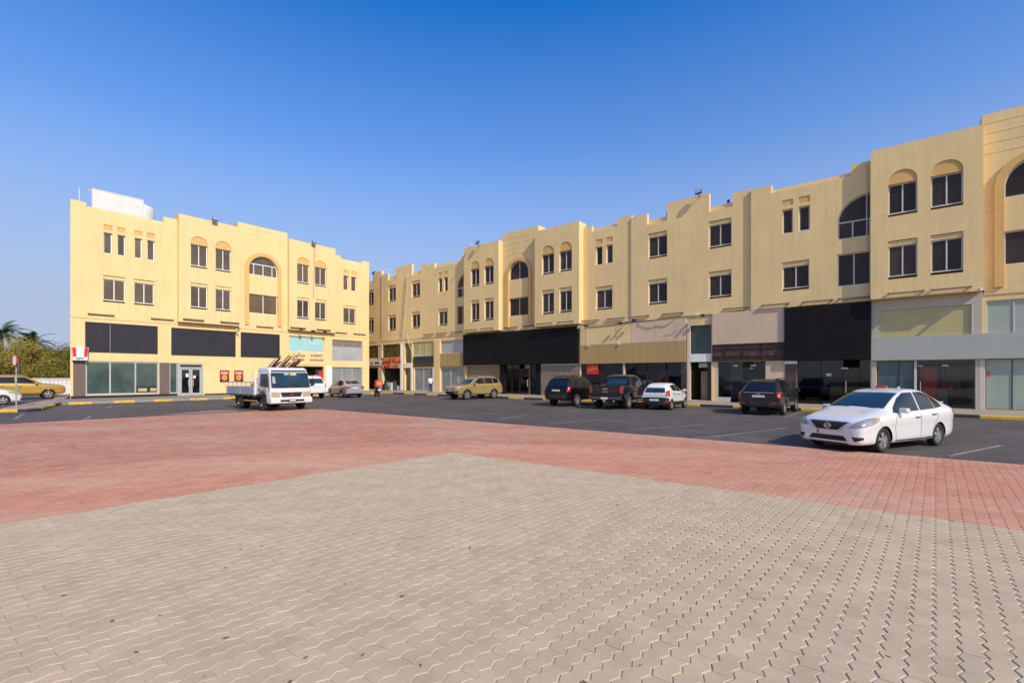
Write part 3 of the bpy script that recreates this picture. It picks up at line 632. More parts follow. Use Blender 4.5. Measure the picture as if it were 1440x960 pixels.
sheet('road', [(-75, -190), (190, -190), (190, 75), (-75, 75)], 0, 'asphalt')  # extended unseen behind the camera so the shop glass reflects dark ground

def paver_mat(key, lo, hi, dust, dk, grime):
    m, nt, b = nodes(key)
    at = N(nt, 'ShaderNodeAttribute', attribute_name='tone'); tc = N(nt, 'ShaderNodeTexCoord')
    c = ramp(nt, at.outputs['Fac'], [(0., lo), (1., hi)])
    big = N(nt, 'ShaderNodeTexNoise', Scale=.33, Detail=6, Roughness=.6); mid = N(nt, 'ShaderNodeTexNoise', Scale=2.3, Detail=5, Roughness=.7); fine = N(nt, 'ShaderNodeTexNoise', Scale=160., Detail=3, Roughness=.75)
    mp = N(nt, 'ShaderNodeMapping'); mp.inputs['Rotation'].default_value = (0, 0, R(40)); mp.inputs['Scale'].default_value = (.7, 1.6, 1)
    nt.links.new(tc.outputs['Object'], mp.inputs[0]); nt.links.new(mp.outputs[0], big.inputs[0])
    for n in (mid, fine): nt.links.new(tc.outputs['Object'], n.inputs[0])
    f = ramp(nt, big.outputs[0], [(.42, (0, 0, 0)), (.68, (dk, dk, dk))]); c1 = mixc(nt, f.outputs[0], c.outputs[0], dust)
    r2 = ramp(nt, mid.outputs[0], [(.3, (.86, .86, .86)), (.7, (1.1, 1.1, 1.1))]); c2 = mixc(nt, 1., c1, r2.outputs[0], 'MULTIPLY')
    r3 = ramp(nt, fine.outputs[0], [(.3, (.82, .82, .82)), (.7, (1.14, 1.14, 1.13))]); c3 = mixc(nt, 1., c2, r3.outputs[0], 'MULTIPLY')
    sp = N(nt, 'ShaderNodeTexNoise', Scale=1.1, Detail=2); nt.links.new(tc.outputs['Object'], sp.inputs[0])
    s2 = ramp(nt, sp.outputs[0], [(.70, (0, 0, 0)), (.80, (.5, .5, .5))]); c4 = mixc(nt, s2.outputs[0], c3, grime)
    nt.links.new(c4, b.inputs['Base Color']); b.inputs['Roughness'].default_value = .88; b.inputs['Specular IOR Level'].default_value = .25
    bp = N(nt, 'ShaderNodeBump', Strength=.35, Distance=.004); nt.links.new(fine.outputs[0], bp.inputs['Height']); nt.links.new(bp.outputs[0], b.inputs['Normal'])
    M[key] = m
paver_mat('paver_tan', (.466, .363, .238), (.526, .414, .28), (.525, .403, .265), .5, (.39, .30, .20))
paver_mat('paver_red', (.50, .215, .137), (.56, .258, .168), (.56, .38, .265), .6, (.44, .205, .145))
pmat('joint_sand', (.50, .40, .285), .95, .2, 3.)
PA, PB = Vector((math.cos(R(48)), math.sin(R(48)), 0)), Vector((math.cos(R(142.6)), math.sin(R(142.6)), 0))   # directions of the paver columns and rows
PO = Vector((-1.44, 11.6, 0)); PW, L = .134, .28; UE, VE = 22 * L, 135 * PW               # corner of the tan field; far edges of the red field
pv = lambda u, v: PO + PA * u + PB * v
CORN = [tuple(pv(u, v))[:2] for u, v in ((UE, -44), (UE, VE - 1.9), (UE - .5, VE - .9), (UE - 1.9, VE), (-34, VE), (-34, -44))]
sheet('paving_bed', CORN[::-1], .004, 'joint_sand')
def paving():
    AMP, GAP, CH, H = .015, .0040, .005, .0115
    i = np.arange(-330, 135); k = np.arange(-70, 22)
    I, K = np.meshgrid(i, k, indexing='ij'); I, K = I.ravel(), K.ravel()
    U = K * L + (I % 2) * L / 2; V = I * PW + PW / 2; LEN = np.full(len(U), L)
    cutA = (I % 2 == 1) & (K == -1); cutB = (I % 2 == 1) & (K == 21)      # half stones where a course meets an edge
    LEN[cutA | cutB] = L / 2
    U = np.concatenate([U, np.zeros(cutA.sum())]); V = np.concatenate([V, V[cutA]]); LEN = np.concatenate([LEN, np.full(cutA.sum(), L / 2)])
    mid = U + LEN / 2
    X = PO.x + mid * PA.x + V * PB.x; Y = PO.y + mid * PA.y + V * PB.y
    keep = (Y > -1.5) & (np.abs(X) < 1.13 * np.maximum(Y, 0) + 3.5) & ((mid + V) < UE + VE - 1.4)
    U, V, X, Y, LEN, mid = U[keep], V[keep], X[keep], Y[keep], LEN[keep], mid[keep]
    tan = (mid < 0) & (V < 0)
    n = len(U); tone = np.clip(rng.normal(.5, .22, n) - .9 * (rng.random(n) < .02), 0, 1); tilt = rng.normal(0, .00055, (n, 2)); lift = rng.normal(0, .0006, n)
    fu = np.array([0, .25, .5, .75, 1.]); full = LEN > L * .7
    tri = np.where(full[:, None], np.array([-1, 1, -1, 1, -1.]), np.where(np.abs((U / L) % 1 - .5)[:, None] < .1, np.array([-1, 0, 1, 0, -1.]), np.array([-1, 0, 1, 0, -1.]))) * AMP
    def put(sel, chamfer):
        m = sel.sum(); u0, v0, ln, tr = U[sel][:, None], V[sel][:, None], LEN[sel][:, None], tri[sel]; vs = []
        for li, g in enumerate([GAP + CH, GAP] if chamfer else [GAP - .0012]):
            uu = g + fu * (ln - 2 * g); ou = np.concatenate([uu, uu[:, ::-1]], 1); ov = np.concatenate([tr - PW / 2 + g, (tr + PW / 2 - g)[:, ::-1]], 1)
            U_, V_ = u0 + ou, v0 + ov
            z = (H if li == 0 else H - .006) + lift[sel][:, None] + tilt[sel][:, :1] * (ou - ln / 2) / .14 + tilt[sel][:, 1:] * ov / .06
            vs.append(np.stack([PO.x + U_ * PA.x + V_ * PB.x, PO.y + U_ * PA.y + V_ * PB.y, z], -1))
        nl = len(vs); vert = np.concatenate(vs, 1).reshape(-1, 3)
        f = [(j, j + 1, 8 - j, 9 - j) for j in range(4)]
        if chamfer: f += [(10 + j, 10 + (j + 1) % 10, (j + 1) % 10, j) for j in range(10)]
        f = np.array(f); faces = (np.arange(m)[:, None, None] * 10 * nl + f[None]).reshape(-1, 4)
        return vert, faces, np.repeat(tone[sel], len(f)), None
    near = np.hypot(X, Y) < 13
    for nm, colr in (('paving_tan', True), ('paving_red', False)):
        A_ = []
        off = 0; V_, F_, T_ = [], [], []
        for sel, ch in ((near & (tan == colr), True), (~near & (tan == colr), False)):
            if not sel.any(): continue
            v, f, t, _ = put(sel, ch); V_.append(v); F_.append(f + off); T_.append(t); off += len(v)
        v, f, t = np.concatenate(V_), np.concatenate(F_), np.concatenate(T_)
        me = bpy.data.meshes.new(nm); me.vertices.add(len(v)); me.vertices.foreach_set('co', v.astype(np.float32).ravel())
        me.loops.add(len(f) * 4); me.loops.foreach_set('vertex_index', f.astype(np.int32).ravel())
        me.polygons.add(len(f)); me.polygons.foreach_set('loop_start', np.arange(len(f), dtype=np.int32) * 4)
        me.update(calc_edges=True)
        a = me.attributes.new('tone', 'FLOAT', 'FACE'); a.data.foreach_set('value', t.astype(np.float32))
        me.materials.append(M['paver_tan' if colr else 'paver_red']); me.polygons.foreach_set('use_smooth', np.zeros(len(f), bool)); struct(link(nm, me))
paving()

# sidewalks with kerbs
def strip(name, pts, z0, z1, mat):
    mb = MB(); n = len(pts); mb.poly([(p[0], p[1], z1) for p in pts])
    for i in range(n):
        a, b = pts[i], pts[(i + 1) % n]; mb.quad((a[0], a[1], z0), (b[0], b[1], z0), (b[0], b[1], z1), (a[0], a[1], z1))
    return struct(mb.build(name, mat))
def pave_conc(key, c, scl):
    m, nt, b = nodes(key); tc = N(nt, 'ShaderNodeTexCoord'); mp = N(nt, 'ShaderNodeMapping'); mp.inputs['Rotation'].default_value = (0, 0, R(39.7)); nt.links.new(tc.outputs['Object'], mp.inputs[0])
    br = N(nt, 'ShaderNodeTexBrick', Scale=scl); br.inputs['Color1'].default_value = (*sc(c, .92), 1); br.inputs['Color2'].default_value = (*sc(c, 1.06), 1); br.inputs['Mortar'].default_value = (*sc(c, .55), 1); br.inputs['Mortar Size'].default_value = .012
    nt.links.new(mp.outputs[0], br.inputs[0]); n = N(nt, 'ShaderNodeTexNoise', Scale=.8, Detail=6, Roughness=.7); nt.links.new(tc.outputs['Object'], n.inputs[0])
    r = ramp(nt, n.outputs[0], [(.3, (.75, .74, .72)), (.7, (1.15, 1.14, 1.12))]); nt.links.new(mixc(nt, 1., br.outputs[0], r.outputs[0], 'MULTIPLY'), b.inputs['Base Color']); b.inputs['Roughness'].default_value = .9; M[key] = m
pave_conc('sidewalk_tile', (.36, .30, .235), 2.2); pave_conc('sidewalk_grey', (.27, .235, .21), 2.2)
KA, KB = -6.5, -5.0                                    # kerb lines of the two sidewalks, in front of each facade
ca = FA.w(23.1, KA); 
xy = lambda v: (v.x, v.y)
strip('sidewalk', [xy(FA.w(-1.2, KA + .15)), xy(FA.w(23.3, KA + .15)), xy(FA.w(28.4, -4.0)), xy(FA.w(28.4, 0.0)), xy(FA.w(-.9, 0.))], -.05, .135, 'sidewalk_grey')
strip('sidewalk', [xy(FB.w(-41.6, KB + .15)), xy(FB.w(14, KB + .15)), xy(FB.w(14, .02)), xy(FB.w(-60, .02)), xy(FB.w(-60, -2.5)), xy(FB.w(-48.2, -2.5))], -.05, .131, 'sidewalk_tile')
strip('sidewalk', [xy(FA.w(-3.6, -8.9)), xy(gnd(2, 577)), xy(gnd(40, 576.6)), xy(gnd(56, 575.5)), xy(gnd(70, 572)), xy(gnd(84, 567)), xy(FA.w(-1.0, KA + .2)), xy(FA.w(-.3, 0)), xy(FA.w(1.4, 11)), xy(FA.w(.6, 11)), xy(FA.w(-.35, 4.2)), xy(FA.w(-.9, .5)), xy(FA.w(-1.6, -1.5))], -.05, .128, 'pave_red_grey')
def kerb(path, seglens, cols, name='kerb', w=.16, h=.15, mats=('kerb_yellow', 'kerb_black', 'concrete')):
    """kerb stones along a polyline, painted length by length"""
    P = [Vector((p[0], p[1], 0)) for p in path]; mb = MB(); k = 0; left = seglens[0]
    for a, b in zip(P, P[1:]):
        d = (b - a).normalized(); nrm = Vector((-d.y, d.x, 0)) * w; L = (b - a).length; s = 0
        while s < L - 1e-6:
            e = min(L, s + left); p, q = a + d * s, a + d * e; ci = cols[k % len(cols)]
            i0 = p + nrm; i1 = q + nrm; c = .03
            up = lambda v, z: (v.x, v.y, z)
            mb.quad(up(p, -.02), up(q, -.02), up(q, h - c), up(p, h - c), ci)
            p2, q2 = p + nrm * (c / w), q + nrm * (c / w)
            mb.quad(up(p, h - c), up(q, h - c), up(q2, h), up(p2, h), ci); mb.quad(up(p2, h), up(q2, h), up(i1, h), up(i0, h), ci)
            left -= e - s; s = e
            if left <= 1e-6: k += 1; left = seglens[k % len(seglens)]
    return struct(mb.build(name, mats))
kerb([FA.w(-.9, KA), FA.w(23.1, KA)], [1.15, 1.1], [0, 2], mats=('kerb_yellow', 'kerb_black', 'kerb_grey'))
kerb([FA.w(23.1, KA), FB.w(-41.6, KB)], [1.2, 1.2], [2, 0], mats=('kerb_yellow', 'kerb_black', 'kerb_grey'))
kerb([FB.w(-41.6, KB), FB.w(14, KB)], [1.55, 1.85], [0, 1])
kerb([gnd(-40, 580.2), gnd(0, 579.6), gnd(38, 579.), gnd(57, 577.6), gnd(70, 574), gnd(86, 568.4)], [1.9, 1.35, .62, .4, .4, .4, .4, .4], [0, 1, 0, 1, 0, 1, 0, 1])

def line(a, b, w=.10, mat='worn_paint', z=.004):
    d = (b - a).normalized(); n = Vector((-d.y, d.x, 0)) * w / 2; mb = MB()
    mb.poly([tuple(a - n + Vector((0, 0, z))), tuple(b - n + Vector((0, 0, z))), tuple(b + n + Vector((0, 0, z))), tuple(a + n + Vector((0, 0, z)))]); return struct(mb.build('parking_line', mat))
dB_ = FB.y.normalized()                                # bay lines run at right angles to the long block
for a, b in (((1002, 614), (1108, 601)), ((886, 604.3), (990, 597)), ((1335, 641), (1408, 626)), ((700, 590), (742, 583)), ((770, 596), (850, 589.5)), ((610, 587), (690, 580.5)), ((115, 591.5), (128, 585)), ((150, 574), (158, 570)), ((20, 589), (34, 581)), ((1103, 586.2), (1122, 581)), ((1122, 580.7), (1135, 577.5))):
    line(gnd(*a), gnd(*b))
mb = MB(); mb.poly([tuple(gnd(x, y) + Vector((0, 0, .003))) for x, y in ((225, 583.4), (337, 578), (333, 576.5), (300, 576.5))][::-1]); struct(mb.build('dust_patch', 'dust'))
# ================================================================ vehicles
def body_mesh(st, clad=None, level=2, cabin=None):
    """lofted shell from stations (x, bottom, belt, half width, half width at the top, top)"""
    mb = MB(); rows = []
    for (x, zb, zs, w, wt, zt) in st:
        h = zs - zb; e = .05 if zt - zs > .25 else min(.035, (zt - zs) * .45)
        half = [(0, zb), (w * .80, zb), (w * .965, zb + .05), (w * .978, zb + .34 * h), (w * .982, zb + .60 * h), (w, zb + .70 * h), (w * .99, zs - .03), (w * .945, zs), (wt, zt - e), (wt * .82, zt - e * .25), (wt * .45, zt), (0, zt + .005)]
        rows.append([(x, y, z) for y, z in half] + [(x, -y, z) for y, z in half[-2:0:-1]])
    n = len(rows[0])
    for r in rows: mb.v += r
    for i in range(len(rows) - 1):
        for j in range(n):
            a, b = i * n + j, i * n + (j + 1) % n
            low = j in (0, n - 1); rock = j in (1, n - 2); rk2 = j in (2, n - 3)
            mb.f.append((a, b, b + n, a + n)); mb.m.append(1 if low else (2 if clad and (rock or (rk2 and clad > 1)) else 0))
    hlf = n // 2
    for i, flip in ((0, False), (len(rows) - 1, True)):
        for j in range(hlf):
            a, b = i * n + j, i * n + j + 1; c, d = i * n + (n - j - 1) % n, i * n + (n - j) % n
            q = (a, b, c, d) if j not in (0, hlf - 1) else ((a, b, c) if j == 0 else (a, b, d))
            mb.f.append(q if not flip else q[::-1]); mb.m.append(0 if not (clad and j < 3) else 2)
    return mb
class Car:
    def __init__(s, name, label, cat, loc, heading, paint, st, wheels, wr, ww=.2, clad=None, trim='grey_trim', level=2, group=None, well=1.13):
        s.root = empty(name, loc, math.atan2(heading[1], heading[0]), label, cat, group)
        mb = body_mesh(st, clad); o = mb.build('body', [paint, 'underbody', trim], None, smooth=True)
        sd = o.modifiers.new('Sub', 'SUBSURF'); sd.levels = sd.render_levels = level
        cut = MB()
        for (x, y) in wheels:
            sgn = 1 if y > 0 else -1
            R_ = wr * well; c = (x, 0, wr * 1.02)
            prof = [(0.001, sgn * (abs(y) - ww * 1.3)), (R_, sgn * (abs(y) - ww * 1.3)), (R_, sgn * (abs(y) + .5)), (0.001, sgn * (abs(y) + .5))]
            if sgn < 0: prof = prof[::-1]
            cut.lathe(prof[::-1], 40, 1, 'y', c)
        k = cut.build('cutter', ['underbody', 'underbody', 'underbody'])
        bm = bmesh.new(); bm.from_mesh(k.data); bmesh.ops.remove_doubles(bm, verts=bm.verts, dist=.004); bmesh.ops.recalc_face_normals(bm, faces=bm.faces); bm.to_mesh(k.data); bm.free()
        bo = o.modifiers.new('Bool', 'BOOLEAN'); bo.object = k; bo.operation = 'DIFFERENCE'; bo.solver = 'EXACT'
        bpy.context.view_layer.update()
        sub = o.modifiers['Bool']; sub.show_viewport = False; me0 = applied(o)
        bm = bmesh.new(); bm.from_mesh(me0); s.bvh = BVHTree.FromBMesh(bm); bm.free()
        sub.show_viewport = True; me = applied(o)
        if len(me.polygons) < 50: me = me0
        bpy.data.objects.remove(o); bpy.data.objects.remove(k)
        me.name = 'body'; s.body = link('body', me, s.root)
        for p in me.polygons: p.use_smooth = True
        md = s.body.modifiers.new('Edges', 'EDGE_SPLIT'); md.split_angle = R(38)
        s.wheels(wheels, wr, ww)
    def wheels(s, pos, wr, ww, rim='alloy'):
        for x, y in pos:
            sg = 1 if y > 0 else -1; c = (x, y, wr)
            t = MB(); hw = ww / 2; rr = wr * .66
            t.lathe([(rr, -hw * .8), (wr * .9, -hw), (wr * .97, -hw * .85), (wr, -hw * .5), (wr, hw * .5), (wr * .97, hw * .85), (wr * .9, hw), (rr, hw * .8), (rr * .98, 0), (rr, -hw * .8)], 36, 0, 'y', c)
            w = t.build('wheel', 'rubber', s.root, smooth=True)
            r = MB(); f = sg * hw * .72
            def P(rad, off, a): return (c[0] + rad * math.cos(a), c[1] + off, c[2] + rad * math.sin(a))
            r.lathe([(rr * 1.0, f), (rr * .93, f), (rr * .88, f * .5), (rr * .8, f * .2)], 36, 0, 'y', c); r.lathe([(rr * .8, f * .2), (.001, f * .2)], 24, 1, 'y', c)
            ns = 5
            for k in range(ns):
                a = 2 * math.pi * k / ns + .3; da, db = .30, .30
                r.add([P(rr * .16, f * 1.02, a - .6), P(rr * .16, f * 1.02, a + .6), P(rr * .92, f * .9, a + db), P(rr * .92, f * .9, a - db),
                       P(rr * .16, f * .5, a - .6), P(rr * .16, f * .5, a + .6), P(rr * .92, f * .4, a + db), P(rr * .92, f * .4, a - db)],
                      [(0, 1, 2, 3), (4, 5, 1, 0), (5, 6, 2, 1), (7, 4, 0, 3)])
            r.lathe([(rr * .22, f * .9), (rr * .2, f * 1.06), (.001, f * 1.08)], 16, 0, 'y', c)
            r.build('rim', [rim, 'underbody'], w)
    def stamp(s, name, mat, pts, d, off=.006, cuts=5, parent=None, mirror=False, flip=False):
        """a panel lying on the body: polygon pushed along d onto the shell"""
        out = []
        for sg in ((1, -1) if mirror else (1,)):
            dv = Vector((d[0], d[1] * sg, d[2])).normalized(); bm = bmesh.new()
            vs = [bm.verts.new((p[0], p[1] * sg, p[2])) for p in pts]; bm.faces.new(vs)
            bmesh.ops.triangulate(bm, faces=bm.faces[:]); bmesh.ops.subdivide_edges(bm, edges=bm.edges[:], cuts=cuts, use_grid_fill=True)
            for v in bm.verts:
                h = s.bvh.ray_cast(v.co - dv * 4, dv)
                if h[0] is None: h = s.bvh.find_nearest(v.co)
                nn = h[1] if h[1].dot(dv) < 0 else -h[1]; v.co = h[0] + nn * off
            bmesh.ops.recalc_face_normals(bm, faces=bm.faces[:])
            if sum(f.normal.dot(dv) for f in bm.faces) > 0: bmesh.ops.reverse_faces(bm, faces=bm.faces[:])
            me = bpy.data.meshes.new(name); bm.to_mesh(me); bm.free(); me.materials.append(M[mat])
            for p in me.polygons: p.use_smooth = True
            out.append(link(name, me, parent or s.root))
        return out[0]
    def seam(s, pts, w=.010, mat='seam', d=(0, -1, 0), name='panel_gap', mirror=True, off=.003):
        mb = None
        for a, b in zip(pts, pts[1:]):
            a_, b_ = Vector(a), Vector(b); t = (b_ - a_).normalized(); n = t.cross(Vector(d)).normalized() * w / 2
            yield_ = [a_ - n, b_ - n, b_ + n, a_ + n]; s._seams.append((yield_, d, off))
    def seams(s, lines, w=.010, mat='seam', mirror=True, name='panel_gaps_trim'):
        """all the shut lines of the body as one trim mesh"""
        bm = bmesh.new()
        for pts in lines:
            for sg in ((1, -1) if mirror else (1,)):
                for a, b in zip(pts, pts[1:]):
                    a_, b_ = Vector((a[0], 2 * sg, a[1])), Vector((b[0], 2 * sg, b[1])); t = (b_ - a_).normalized(); n = t.cross(Vector((0, 1, 0))).normalized() * w / 2
                    k = max(2, int((b_ - a_).length / .08)); prev = None
                    for i in range(k + 1):
                        p = a_ + (b_ - a_) * i / k; pair = []
                        for q in (p - n, p + n):
                            h = s.bvh.ray_cast(q, Vector((0, -sg, 0)))
                            pair.append(bm.verts.new((h[0] + h[1] * (.003 if h[1].y * sg > 0 else -.003)) if h[0] is not None else q * .4))
                        if prev: bm.faces.new((prev[0], prev[1], pair[1], pair[0]))
                        prev = pair
        bmesh.ops.recalc_face_normals(bm, faces=bm.faces[:]); me = bpy.data.meshes.new('shut_line'); bm.to_mesh(me); bm.free(); me.materials.append(M[mat]); return link('shut_line', me, s.root)
    def part(s, name, mat, fn, parent=None, **k):
        mb = MB(); fn(mb); return mb.build(name, mat, parent or s.root, **k)
    def mirror_pair(s, x, y, z, mat, sz=(.10, .20, .13)):
        for sg in (1, -1):
            o = s.part('mirror', mat, lambda m: m.box(x - sz[0], x + sz[0] * .6, sg * y, sg * (y + sz[1]), z, z + sz[2]), bevel=.04, seg=3)
    def handle(s, lst, mat, y):
        for x, z in lst:
            for sg in (1, -1):
                h = s.bvh.ray_cast(Vector((x, 3 * sg, z)), Vector((0, -sg, 0)))
                yy = abs(h[0].y) if h[0] is not None else y
                s.part('door_handle', mat, lambda m: m.box(x - .1, x + .1, sg * (yy - .005), sg * (yy + .028), z - .017, z + .017), bevel=.01)
FWD, BCK, SIDE = (1, 0, 0), (-1, 0, 0), (0, -1, 0)     # cast directions: onto the tail, onto the nose, onto the left flank
def four(wb, tr): return [(wb / 2, tr), (wb / 2, -tr), (-wb / 2, tr), (-wb / 2, -tr)]
def axis_loc(px, py, heading, wb, tr, wheel):
    """root of a car one of whose tyres touches the ground at this place in the photograph; wheel = (front?, left?)"""
    p = gnd(px, py); h = Vector((*heading, 0)).normalized(); l = Vector((-h.y, h.x, 0))
    return p - h * (wb / 2 if wheel[0] else -wb / 2) - l * (tr if wheel[1] else -tr)

# ---- white sedan, the nearest car
SED = [(2.17, .24, .56, .60, .44, .61), (2.13, .185, .685, .76, .56, .735), (1.95, .17, .785, .825, .67, .86), (1.45, .17, .885, .86, .70, .975), (1.14, .17, .935, .865, .69, 1.045), (1.02, .17, .94, .865, .69, 1.10),
       (.17, .17, .955, .865, .635, 1.49), (-.40, .17, .97, .865, .625, 1.565), (-1.05, .17, .99, .865, .605, 1.525), (-1.66, .18, 1.01, .855, .61, 1.29), (-1.93, .19, 1.02, .845, .65, 1.165), (-2.17, .24, 1.0, .80, .63, 1.115), (-2.27, .32, .94, .74, .58, 1.0)]
def sedan(name, label, loc, hd, paint, detail, group=None):
    c = Car(name, label, 'car', loc, hd, paint, SED, four(2.6, .735), .305, .185, level=3 if detail else 2, group=group)
    gl = 'car_glass_blue'
    c.stamp('windscreen', gl, [(1, -.668, 1.06), (1, 0, 1.09), (1, .668, 1.06), (.3, .548, 1.448), (.3, -.548, 1.448)], (-1, 0, -.12), .007, 10)
    c.stamp('rear_window', 'car_glass', [(-2, -.57, 1.19), (-2, .57, 1.19), (-1.2, .50, 1.45), (-1.2, -.50, 1.45)], (1, 0, -.15), .005, 6)
    c.stamp('side_window', 'car_glass', [(.86, 1, .962), (-.30, 1, .99), (-.34, 1, 1.452), (.04, 1, 1.440), (.38, 1, 1.31), (.76, 1, 1.07)], SIDE, .005, 6, mirror=True)
    c.stamp('side_window', 'car_glass', [(-.365, 1, .992), (-1.10, 1, 1.018), (-1.10, 1, 1.412), (-.75, 1, 1.455), (-.40, 1, 1.456)], SIDE, .005, 6, mirror=True)
    c.stamp('quarter_window', 'car_glass', [(-1.135, 1, 1.02), (-1.54, 1, 1.06), (-1.52, 1, 1.17), (-1.36, 1, 1.30), (-1.13, 1, 1.40)], SIDE, .005, 4, mirror=True)
    c.seams([[(.80, .96), (.86, .62), (.78, .27), (-.36, .25), (-.33, .985)], [(-.34, .25), (-.92, .30), (-1.0, .55), (-1.20, .80), (-1.17, .995)]], .011)
    c.handle([(-.16, .82), (-.98, .87)], 'grey_trim', .85); c.stamp('mirror_base', 'black_trim', [(.88, 1, .962), (.70, 1, .962), (.72, 1, 1.06)], SIDE, .007, 3, mirror=True)
    c.mirror_pair(.66, .84, .955, paint)
    c.seams([[(.80, .27), (-.92, .265)]], .03, 'seam')
    if detail:
        c.stamp('grille', 'underbody', [(3, -.47, .735), (3, .47, .735), (3, .27, .545), (3, -.27, .545)], BCK, .010, 6)
        for sg in (1, -1):
            c.stamp('chrome_strip', 'silver_frame', [(3, sg * .56, .725), (3, sg * .47, .735), (3, sg * .245, .538), (3, sg * .31, .525)], BCK, .018, 4)
        c.stamp('bonnet_strip', 'silver_frame', [(3, -.47, .757), (3, .47, .757), (3, .45, .738), (3, -.45, .738)], BCK, .012, 5)
        c.stamp('lower_grille', 'underbody', [(3, -.38, .405), (3, .38, .405), (3, .47, .285), (3, -.47, .285)], BCK, .010, 6)
        c.part('grille_slat', 'dark_alloy', lambda m: m.box(2.15, 2.172, -.40, .40, .338, .350))
        c.stamp('headlight', 'headlight', [(2.2, .50, .63), (2.10, .62, .75), (1.86, .76, .845), (1.58, .82, .865), (1.50, .84, .845), (1.56, .85, .77), (1.80, .83, .69), (2.05, .74, .63), (2.15, .60, .61)], (-.75, -.62, -.1), .008, 6, mirror=True)
        c.stamp('indicator', 'amber', [(1.66, .8, .845), (1.54, .8, .85), (1.57, .83, .79), (1.66, .83, .775)], (-.55, -.8, -.1), .013, 4, mirror=True)
        c.stamp('headlight_lens', 'silver_frame', [(2.04, .65, .70), (1.99, .69, .72), (1.95, .72, .69), (2.0, .69, .66)], (-.75, -.62, -.1), .014, 4, mirror=True)
        c.stamp('fog_light_recess', 'underbody', [(2.05, .52, .40), (1.98, .74, .40), (1.98, .74, .345), (2.05, .58, .29)], (-.93, -.35, 0), .009, 5, mirror=True)
        c.stamp('bumper_lip', 'grey_trim', [(3, -.74, .215), (3, .74, .215), (3, .70, .19), (3, -.70, .19)], BCK, .008, 5)
        c.seams([[(1.50, .76), (1.42, .64)]], .007)
        p = c.part('number_plate', 'plate', lambda m: m.box(2.172, 2.19, -.26, .26, .425, .525), bevel=.004); c.part('plate_flag', 'cloth_red', lambda m: m.box(2.1905, 2.192, -.255, -.21, .43, .52), p)
        e = c.part('emblem', 'silver_frame', lambda m: (m.lathe([(.058, 2.168), (.074, 2.178), (.074, 2.186), (.056, 2.186), (.052, 2.176)], 28, 0, 'x', (0, 0, .64)), m.box(2.178, 2.190, -.092, .092, .627, .655)))
        c.stamp('tail_light', 'tail_red', [(-2.0, .79, .985), (-2.25, .66, .95), (-2.26, .70, .80), (-2.1, .80, .86)], (.55, -.8, 0), .007, 5, mirror=True)
        c.part('wiper', 'black_trim', lambda m: (m.tube([(1.08, .5, 1.085), (1.0, -.05, 1.125)], .008, 6), m.tube([(1.08, -.1, 1.095), (1.0, -.55, 1.11)], .008, 6)))
        c.part('antenna', paint, lambda m: m.prism([(-.95, 1.50), (-1.10, 1.48), (-1.10, 1.585)], -.02, .02))
        c.part('spoiler', paint, lambda m: m.box(-2.18, -2.0, -.56, .56, 1.135, 1.16), bevel=.012)
        c.stamp('side_indicator', 'amber', [(1.02, 1, .70), (.97, 1, .70), (.97, 1, .675), (1.02, 1, .675)], SIDE, .006, 2, mirror=True)
    else:
        c.stamp('tail_light', 'tail_red', [(-2.2, .82, .95), (-2.25, .47, .95), (-2.25, .52, .79), (-2.2, .82, .80)], (1, -.28, 0), .008, 5, mirror=True)
        c.part('number_plate', 'plate', lambda m: m.box(-2.275, -2.262, -.26, .26, .78, .89)); c.stamp('bumper_insert', 'black_trim', [(-3, -.62, .40), (-3, .62, .40), (-3, .60, .31), (-3, -.60, .31)], FWD, .01, 5)
        c.part('boot_strip', 'chrome', lambda m: m.box(-2.27, -2.25, -.36, .36, .905, .925))
    return c
hs = (-.904, -.426)
sed = sedan('sedan', 'white sedan parked at the edge of the red paving, facing the truck', axis_loc(1237.5, 635.5, hs, 2.6, .735, (1, 1)), hs, 'paint_white', True)
h2 = (-.65, .76)
sedan('sedan', 'silver sedan seen from behind, parked nose-in by the pale corner shop window', axis_loc(482, 558.9, h2, 2.75, .735, (0, 1)), h2, 'paint_silver', False)
h3 = (FA.x.x, FA.x.y)
sedan('sedan', 'white saloon cut by the photo edge, in front of the mustard off-roader', axis_loc(4, 569.2, h3, 2.6, .735, (1, 0)), h3, 'paint_white', True)
# red roof sign standing on the sedan

# ---- small hatchback
HAT = [(1.76, .34, .62, .52, .40, .68), (1.70, .26, .74, .67, .52, .82), (1.45, .21, .84, .765, .62, .95), (1.05, .2, .90, .795, .62, 1.03), (.85, .2, .93, .80, .61, 1.10), (.2, .2, .96, .80, .55, 1.43), (-.35, .2, .98, .80, .545, 1.50), (-1.0, .2, 1.0, .80, .54, 1.48), (-1.42, .21, 1.03, .79, .53, 1.41), (-1.62, .24, 1.0, .76, .58, 1.06), (-1.76, .30, .86, .70, .56, .90)]
hk = (.6, .8)
c = Car('hatchback', 'small white hatchback with black bumper, parked beside the tall black pickup', 'car', axis_loc(943, 576.3, hk, 2.385, .70, (0, 0)), hk, 'paint_white', HAT, four(2.385, .70), .29, .175, clad=2, trim='black_trim')
c.stamp('rear_window', 'car_glass_blue', [(-3, -.57, 1.07), (-3, .57, 1.07), (-3, .50, 1.36), (-3, -.50, 1.36)], (1, 0, -.1), .006, 6)
c.stamp('side_window', 'car_glass', [(.62, 1, 1.0), (-.22, 1, 1.02), (-.24, 1, 1.38), (.12, 1, 1.35)], SIDE, .005, 5, mirror=True); c.stamp('side_window', 'car_glass', [(-.28, 1, 1.02), (-.92, 1, 1.06), (-1.0, 1, 1.33), (-.30, 1, 1.385)], SIDE, .005, 5, mirror=True)
c.stamp('windscreen', 'car_glass_blue', [(1, -.58, 1.09), (1, .58, 1.09), (.3, .46, 1.39), (.3, -.46, 1.39)], (-1, 0, -.15), .005, 6)
